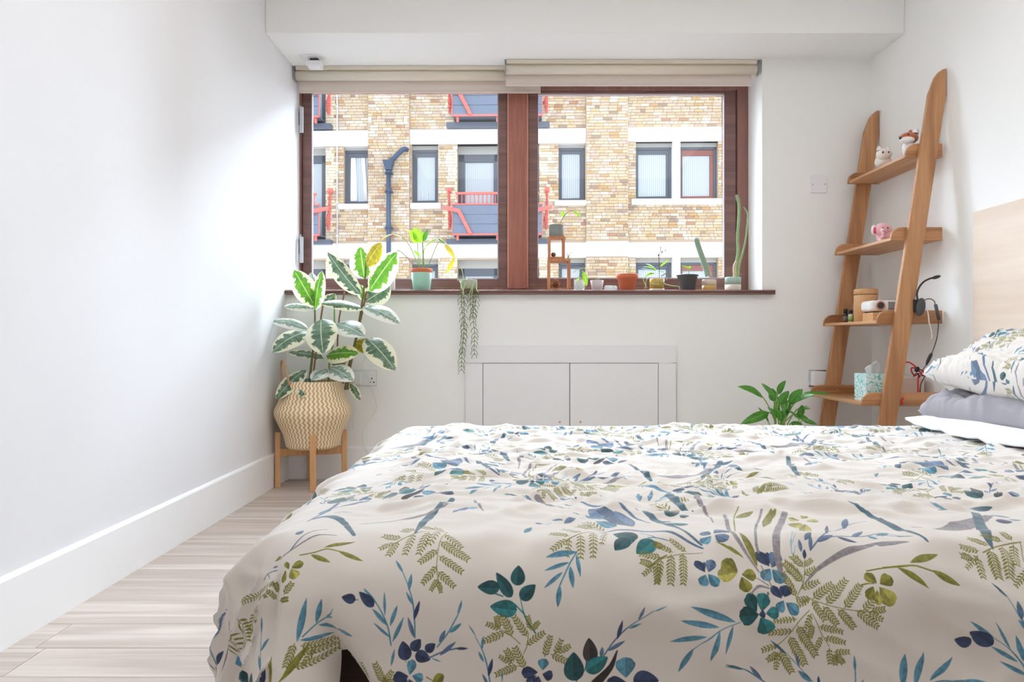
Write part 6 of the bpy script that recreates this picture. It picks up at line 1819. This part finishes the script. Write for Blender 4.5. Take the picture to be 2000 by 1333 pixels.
# pine cone and wooden ball
pcn = Vector((SX(1085.5, 3.97), 3.97, ZS + .013 + .024))
cone = thing('pine_cone', (0, 0, 0), 'brown pine cone inside the larger wooden frame', 'pine cone')
MB().ball(pcn, .017, .017, .020, 14, 8).build('core', plain('cone_brown', (110, 72, 50), .8), cone)
sc_ = MB()
for i in range(46):
    f_ = (i + .5) / 46; th = math.acos(1 - 2 * f_); ph = i * 2.39996
    d_ = Vector((math.sin(th) * math.cos(ph), math.sin(th) * math.sin(ph), math.cos(th)))
    a = pcn + d_ * .014; e = pcn + d_ * .025 + Vector((0, 0, .004))
    sd = d_.cross(Vector((.1, .2, 1))).normalized() * .006
    up_ = sd.cross(d_).normalized() * .002
    sc_.add([a - sd * .5, a + sd * .5, e + sd, e - sd, e + up_ * 1.5], [(0, 1, 2, 3), (3, 2, 4), (0, 3, 4), (1, 4, 2), (0, 4, 1)])
sc_.build('scales', plain('cone_scale', (170, 124, 88), .8, .2, 60), cone)['kind'] = 'stuff'
settle(cone, pcn - Vector((0, 0, .023)))
bc_ = Vector((SX(1081, 3.96), 3.965, zt1 + .0005 + .013 + .0135))
o = MB().ball(bc_, .0135, n=18, k=12).build('wooden_ball', plain('dark_wood_ball', (120, 76, 62), .5, .15, 60))
tag(o, 'small dark wooden ball inside the upper wooden frame', 'ball')
# air plant on the ledge of the lower frame
ap = thing('air_plant', (0, 0, 0), 'tiny spiky air plant on top of the larger frame beside the smaller one', 'plant')
q6 = lambda X, Y, d=3.975: P(1060 + X / 7.408, 400 + Y / 7.408, d)
rb = Vector((SX(1109.5, 3.965), 3.965, zt1 + .001))
MB().ball(rb + Vector((0, 0, .006)), .006, n=10, k=6).build('base', M['stem'], ap)
for (X, Y) in ((330, 640), (335, 690), (390, 650), (415, 680), (435, 660), (425, 720), (410, 770)):
    e = q6(X, Y, 3.965)
    MB().tube(bez(rb + Vector((0, 0, .006)), rb + Vector((0, 0, .018)), (rb + e) / 2 + Vector((0, 0, .006)), e, 7), .0015, 5, True, .0005).build('leaf', M['rhip'], ap)
settle(ap, rb)
# concrete pot plant on top of the frames
cp = thing('potted_plant', (0, 0, 0), 'round grey concrete pot with one bent lime leaf on top of the stacked wooden frames', 'plant')
cy_ = YF0 + .045
cxx = SX(1086.5, cy_)
MB().lathe([(0, 0), (.038, 0), (.040, .002), (.0405, .064), (.0395, .066), (.036, .066), (.035, .058), (0, .056)], (cxx, cy_, zt2 + .0005), 32).build('pot', plain('grey_concrete', (136, 140, 136), .85, .08, 30), cp)
MB().lathe([(0, .06), (.035, .058), (.035, .055), (0, .055)], (cxx, cy_, zt2 + .0005), 20).build('soil', M['soil'], cp)
MB().tube(spline([q6(255, 265, cy_), q6(290, 195, cy_), q6(350, 120, cy_), q6(410, 90, cy_), q6(450, 92, cy_)], 5), .0018, 6).build('stalk', M['bark'], cp)
leaf_mesh(q6(445, 92, cy_), q6(560, 190, cy_), 28 / 7.408 * kS, (.5, -1, .5), .14, .25, .03, 8, .7, 3).build('leaf', M['lime'], cp)
leaf_mesh(q6(300, 185, cy_), q6(285, 88, cy_), 26 / 7.408 * kS, (.2, -1, .1), .04, .25, .03, 8, .8, 3).build('leaf', M['lime'], cp)
MB().tube(spline([q6(285, 262, cy_), q6(320, 285, cy_ - .03), q6(385, 335, cy_ - .03)], 5), .001, 5).build('root', M['rhip2'], cp)
settle(cp, (cxx, cy_, zt2))
M['clear'] = glass('clear_glass', (.97, .985, .98), .9)
def misted(name, rgb, f_):
    m, n, l, b = new_mat(name)
    tr = n.new('ShaderNodeBsdfTransparent'); ms = n.new('ShaderNodeMixShader'); ms.inputs[0].default_value = f_
    b.inputs['Base Color'].default_value = (*lin(rgb), 1); b.inputs['Roughness'].default_value = .15
    l.new(tr.outputs[0], ms.inputs[1]); l.new(b.outputs[0], ms.inputs[2]); l.new(ms.outputs[0], n['Material Output'].inputs['Surface'])
    return m
M['misted'] = misted('misted_glass', (232, 238, 236), .30)
# glass with cutting
gc = thing('glass_jar', (0, 0, 0), 'clear glass tumbler holding a lime leaf cutting beside the wooden frames', 'glass')
px = 1131.5
MB().lathe([(0, 0), (.030, 0), (.031, .003), (.0315, .066), (.0300, .066), (.0290, .006), (0, .006)], (SX(px), YS, ZS), 28).build('tumbler', M['misted'], gc)
MB().lathe([(0, .007), (.0285, .007), (.029, .034), (0, .034)], (SX(px), YS, ZS), 24).build('water', glass('water_fill', (.97, .98, .975), .4), gc)
leaf_mesh(q6(585, 960), q6(632, 1190, YS - .03), 44 / 7.408 * kS, (.5, -1, .1), .10, .2, .03, 8, .8, 3).build('leaf', M['lime'], gc)
MB().tube(spline([q6(520, 1060), q6(540, 990), q6(585, 962)], 4), .0014, 5).build('stalk', M['stem'], gc)
leaf_mesh(q6(480, 1110), q6(540, 1045), 12 / 7.408 * kS, (.2, -1, .3), .05, .2).build('leaf', M['lime'], gc)
MB().tube(spline([q6(440, 985), q6(500, 940), q6(580, 922), q6(650, 930)], 5), .002, 6).build('stalk', M['rhip2'], gc)
settle(gc, (SX(px), YS, ZS))
# small grey-pink pot with wispy seedling
gp = thing('potted_plant', (0, 0, 0), 'small pale grey-pink tapered pot between the glass tumbler and the terracotta pot', 'plant')
px = 1166
pot('pot', gp, px, .027, .037, .0595, plain('grey_pink_glaze', (206, 196, 196), .55, .03))
soil(gp, px, .031, .046)
for dx in (-.012, .0, .010, .016):
    MB().tube(bez((SX(px) + dx * .4, YS, ZS + .046), (SX(px) + dx * .5, YS, ZS + .07), (SX(px) + dx, YS, ZS + .08), (SX(px) + dx * 1.8, YS, ZS + .092), 6), .0007, 5).build('sprout', M['rhip2'], gp)
settle(gp, (SX(px), YS, ZS))
# low glass tealight dish
td = thing('tealight_dish', (0, 0, 0), 'low clear glass tealight dish on the sill by the terracotta pot', 'dish')
px = 1193; dT = 3.965
MB().lathe([(0, 0), (.036, 0), (.039, .004), (.040, .012), (.038, .022), (.034, .028), (.031, .026), (.035, .014), (.033, .006), (0, .005)], (SX(px, dT), dT, ZS), 32).build('glass_dish', M['misted'], td)
MB().lathe([(0, .006), (.019, .006), (.0195, .007), (.0195, .016), (.018, .016), (.018, .013), (0, .013)], (SX(px, dT), dT, ZS), 24).build('tealight', M['silver'], td)
settle(td, (SX(px, dT), dT, ZS))
# terracotta pot
tp = thing('potted_plant', (0, 0, 0), 'classic orange terracotta pot with tiny pale sprouts on the sill', 'plant')
px = 1225
pot('pot', tp, px, .041, .0600, .0945, M['terracotta'], YS, .026, 40)
soil(tp, px, .052, .076)
q9 = lambda X, Y, d=YS: P(1160 + X / 12.5, 480 + Y / 12.5, d)
for (X0, X1, Y1) in ((825, 832, 545), (800, 785, 570), (870, 885, 520), (890, 930, 525)):
    MB().tube(spline([(q9(X0, 0)[0], YS, ZS + .076), q9(X0, 630), q9(X1, Y1)], 4), .0013, 5).build('sprout', M['lime'] if X0 > 840 else M['bark'], tp)
settle(tp, (SX(px), YS, ZS))
# orchid
oc = thing('orchid', (0, 0, 0), 'orchid with strap leaves, loose roots and a bare flower spike in an amber glass pot', 'plant')
px = 1283
M['amber'] = plain('amber_moss', (192, 164, 84), .25, .22, 60)
M['cream_glass'] = plain('cream_base', (226, 216, 198), .3, .05)
MB().lathe([(0, .012), (.040, .012), (.0405, .066), (.039, .068), (.036, .066), (.035, .056), (0, .054)], (SX(px), YS, ZS), 32).build('pot', M['amber'], oc)
MB().lathe([(0, 0), (.039, 0), (.0405, .003), (.0405, .0125), (0, .0125)], (SX(px), YS, ZS), 32).build('pot_base', M['cream_glass'], oc)
for a, b_, w, mt, nr, ar in (((1520, 600), (1260, 445), 52, 'lime', (.1, -.8, .8), .10), ((1500, 610), (1200, 520), 34, 'lily', (.1, -.7, .9), .10), ((1500, 670), (1245, 775), 50, 'lime', (-.1, -.8, .8), .22), ((1450, 620), (1150, 565), 20, 'lily', (.1, -.7, .9), .06), ((1610, 510), (1830, 340), 26, 'lime', (0, -1, .4), .04), ((1560, 620), (1780, 660), 18, 'lily', (0, -.7, .9), .06)):
    leaf_mesh(q9(*a), q9(*b_, YS - .02), w / 12.5 * kS, nr, ar, .3, .0, 9, .7, 3).build('leaf', M[mt], oc)
MB().tube(spline([(q9(1595, 0)[0], YS, ZS + .05), q9(1595, 500), q9(1590, 240), q9(1610, 170), q9(1632, 110), q9(1632, 50)], 5), .0015, 6).build('flower_spike', M['bark'], oc)
MB().tube(spline([q9(1625, 130), q9(1690, 140), q9(1760, 122)], 4), .0009, 5).build('flower_spike', M['bark'], oc)
for (X, Y, r_) in ((1632, 48, .0032), (1752, 122, .003), (1665, 155, .004), (1580, 235, .005), (1645, 185, .003)):
    MB().ball(q9(X, Y), r_, n=8, k=6).build('bud', plain('dry_bud', (72, 62, 66), .8), oc)
MB().tube([q9(1595, 740), q9(1578, 262)], .0012, 6).build('support_stick', M['cane'], oc)
for i, pts in enumerate(([(1340, 770), (1290, 830), (1265, 930), (1250, 1060)], [(1240, 760), (1205, 830), (1240, 920), (1270, 980), (1300, 1040)], [(1640, 750), (1720, 700), (1800, 670), (1860, 740), (1820, 800), (1750, 860)], [(1680, 870), (1730, 940), (1820, 965), (1900, 985), (1990, 990), (2080, 1005), (2090, 1062)], [(1400, 930), (1480, 945), (1600, 950)], [(1600, 860), (1680, 870)])):
    MB().tube(spline([q9(a, b_, YS - .043) for a, b_ in pts], 6), .0024, 6).build('root', M['rhip2'] if i != 2 else M['bark'], oc)
settle(oc, (SX(px), YS, ZS))
# black plastic pot with seedling
bp2 = thing('potted_plant', (0, 0, 0), 'black plastic nursery pot with a small lime seedling on the sill', 'plant')
px = 1342.5
pot('pot', bp2, px, .043, .0605, .091, plain('charcoal_plastic', (88, 90, 94), .4, .03), YS, .007, 40)
soil(bp2, px, .052, .074)
q10 = lambda X, Y, d=YS: P(1290 + X / 6.348, 370 + Y / 6.348, d)
MB().tube([(q10(350, 0)[0], YS, ZS + .074), q10(350, 1020), q10(345, 980)], .0018, 6).build('stalk', M['stem'], bp2)
for a, b_, w in (((345, 975), (258, 940), 14), ((345, 980), (378, 950), 18), ((345, 985), (330, 955), 10)):
    leaf_mesh(q10(*a), q10(*b_), w / 6.348 * kS, (0, -.8, .7), .05, .2).build('leaf', M['lime'], bp2)
settle(bp2, (SX(px), YS, ZS))
# leaning woolly cactus
wc_ = thing('cactus', (0, 0, 0), 'single leaning woolly column cactus in a two-tone amber glass pot', 'plant')
px = 1385
MB().lathe([(0, .03), (.0395, .03), (.0395, .0605), (.0385, .063), (.036, .061), (.035, .052), (0, .05)], (SX(px), YS, ZS), 32).build('pot', plain('smoky_cream_glass', (224, 208, 188), .3, .05), wc_)
MB().lathe([(0, 0), (.038, 0), (.0395, .003), (.0395, .0302), (0, .0302)], (SX(px), YS, ZS), 32).build('amber_band', plain('amber_glass', (206, 166, 88), .3, .1, 30), wc_)
MB().lathe([(0, .060), (.035, .058), (.035, .054), (0, .053)], (SX(px), YS, ZS), 20).build('gravel', plain('white_gravel', (226, 222, 214), .9, .1, 90, .8, 200), wc_)
M['cactus'] = plain('woolly_green', (150, 176, 150), .9, .15, 90, .6, 300, sheen=.6)
def ribbed(pts, rad, mat, name, parent, ribs=12, hairs=0, seed=0, hl=.006):
    p = spline(pts, 7); m_ = len(p); nn_ = ribs * 2
    rr_ = random.Random(seed)
    vs, fs, hb_ = [], [], MB()
    for i, c in enumerate(p):
        t = (p[min(i + 1, m_ - 1)] - p[max(i - 1, 0)]).normalized(); a = t.cross(Vector((.1, 1, .2))).normalized(); b_ = t.cross(a)
        f_ = i / (m_ - 1); r_ = rad(f_)
        for k_ in range(nn_):
            th = 2 * math.pi * k_ / nn_
            rv = r_ * (1 if k_ % 2 else .86)
            vs.append(c + a * rv * math.cos(th) + b_ * rv * math.sin(th))
            if hairs and k_ % 2 and rr_.random() < hairs:
                d_ = (a * math.cos(th) + b_ * math.sin(th)); 
                e = vs[-1] + d_ * hl * rr_.uniform(.5, 1.2) + t * rr_.uniform(-.003, .003)
                hb_.tube([vs[-1], e], .0004, 3, False)
    for i in range(m_ - 1):
        for k_ in range(nn_): fs.append((i * nn_ + k_, i * nn_ + (k_ + 1) % nn_, (i + 1) * nn_ + (k_ + 1) % nn_, (i + 1) * nn_ + k_))
    fs.append(tuple(range((m_ - 1) * nn_, m_ * nn_)))
    MB().add(vs, fs, True).build(name, mat, parent)
    if hb_.v:
        h_ = hb_.build('spines', plain('pale_spines', (226, 226, 214), .8), parent); h_['kind'] = 'stuff'
ribbed([q10(590, 1080), q10(570, 1000), q10(530, 880), q10(490, 770), q10(455, 660), q10(438, 600)], lambda f_: (.0168 - .003 * f_) * (1 if f_ < .88 else math.sqrt(max(.02, 1 - ((f_ - .88) / .12) ** 2))), M['cactus'], 'column', wc_, 14, .9, 3)
settle(wc_, (SX(px), YS, ZS))
# tall two-stemmed cactus in the ceramic pot
tcx = thing('cactus', (0, 0, 0), 'tall thin two-stemmed cactus in a mint and beige pot beside the right reveal', 'plant')
px = 1431.5
MB().lathe([(0, .036), (.0435, .036), (.0440, .074), (.043, .077), (.039, .075), (.038, .062), (0, .06)], (SX(px), YS, ZS), 36).build('pot', plain('mint_stoneware', (176, 206, 190), .5, .16, 40), tcx)
MB().lathe([(0, 0), (.042, 0), (.0435, .003), (.0435, .0365), (0, .0365)], (SX(px), YS, ZS), 36).build('beige_band', plain('beige_stoneware', (222, 212, 200), .55, .04, 40), tcx)
MB().lathe([(0, .068), (.038, .066), (.038, .062), (0, .06)], (SX(px), YS, ZS), 20).build('soil', M['soil'], tcx)
M['cact2'] = plain('pale_green_skin', (146, 178, 122), .7, .22, 40)
M['cact3'] = plain('corky_base', (204, 190, 150), .8, .15, 40)
ribbed([(q10(925, 0)[0], YS, ZS + .065), q10(922, 1040), q10(922, 950), q10(950, 880)], lambda f_: .0072 + .004 * math.sin(f_ * 3.1), M['cact3'], 'stem', tcx, 5, .6, 5, .005)
ribbed([q10(948, 890), q10(962, 760), q10(955, 600), q10(968, 400), q10(975, 220), q10(960, 130), q10(940, 70)], lambda f_: (.0086 - .0028 * f_) * (1 + .06 * math.sin(f_ * 40)) * (1 if f_ < .95 else .75), M['cact2'], 'stem', tcx, 5, .95, 6, .006)
ribbed([(q10(955, 0)[0], YS, ZS + .065), q10(972, 960), q10(985, 900), q10(1020, 780), q10(1052, 640), q10(1075, 440), q10(1080, 320), q10(1060, 260), q10(1030, 222)], lambda f_: .0068 - .0038 * f_, M['cact2'], 'stem', tcx, 5, .5, 8, .004)
MB().tube(spline([q10(965, 1050), q10(985, 1048), q10(1010, 1062)], 4), .0018, 6).build('offshoot', plain('pink_shoot', (214, 150, 144), .7), tcx)
settle(tcx, (SX(px), YS, ZS))
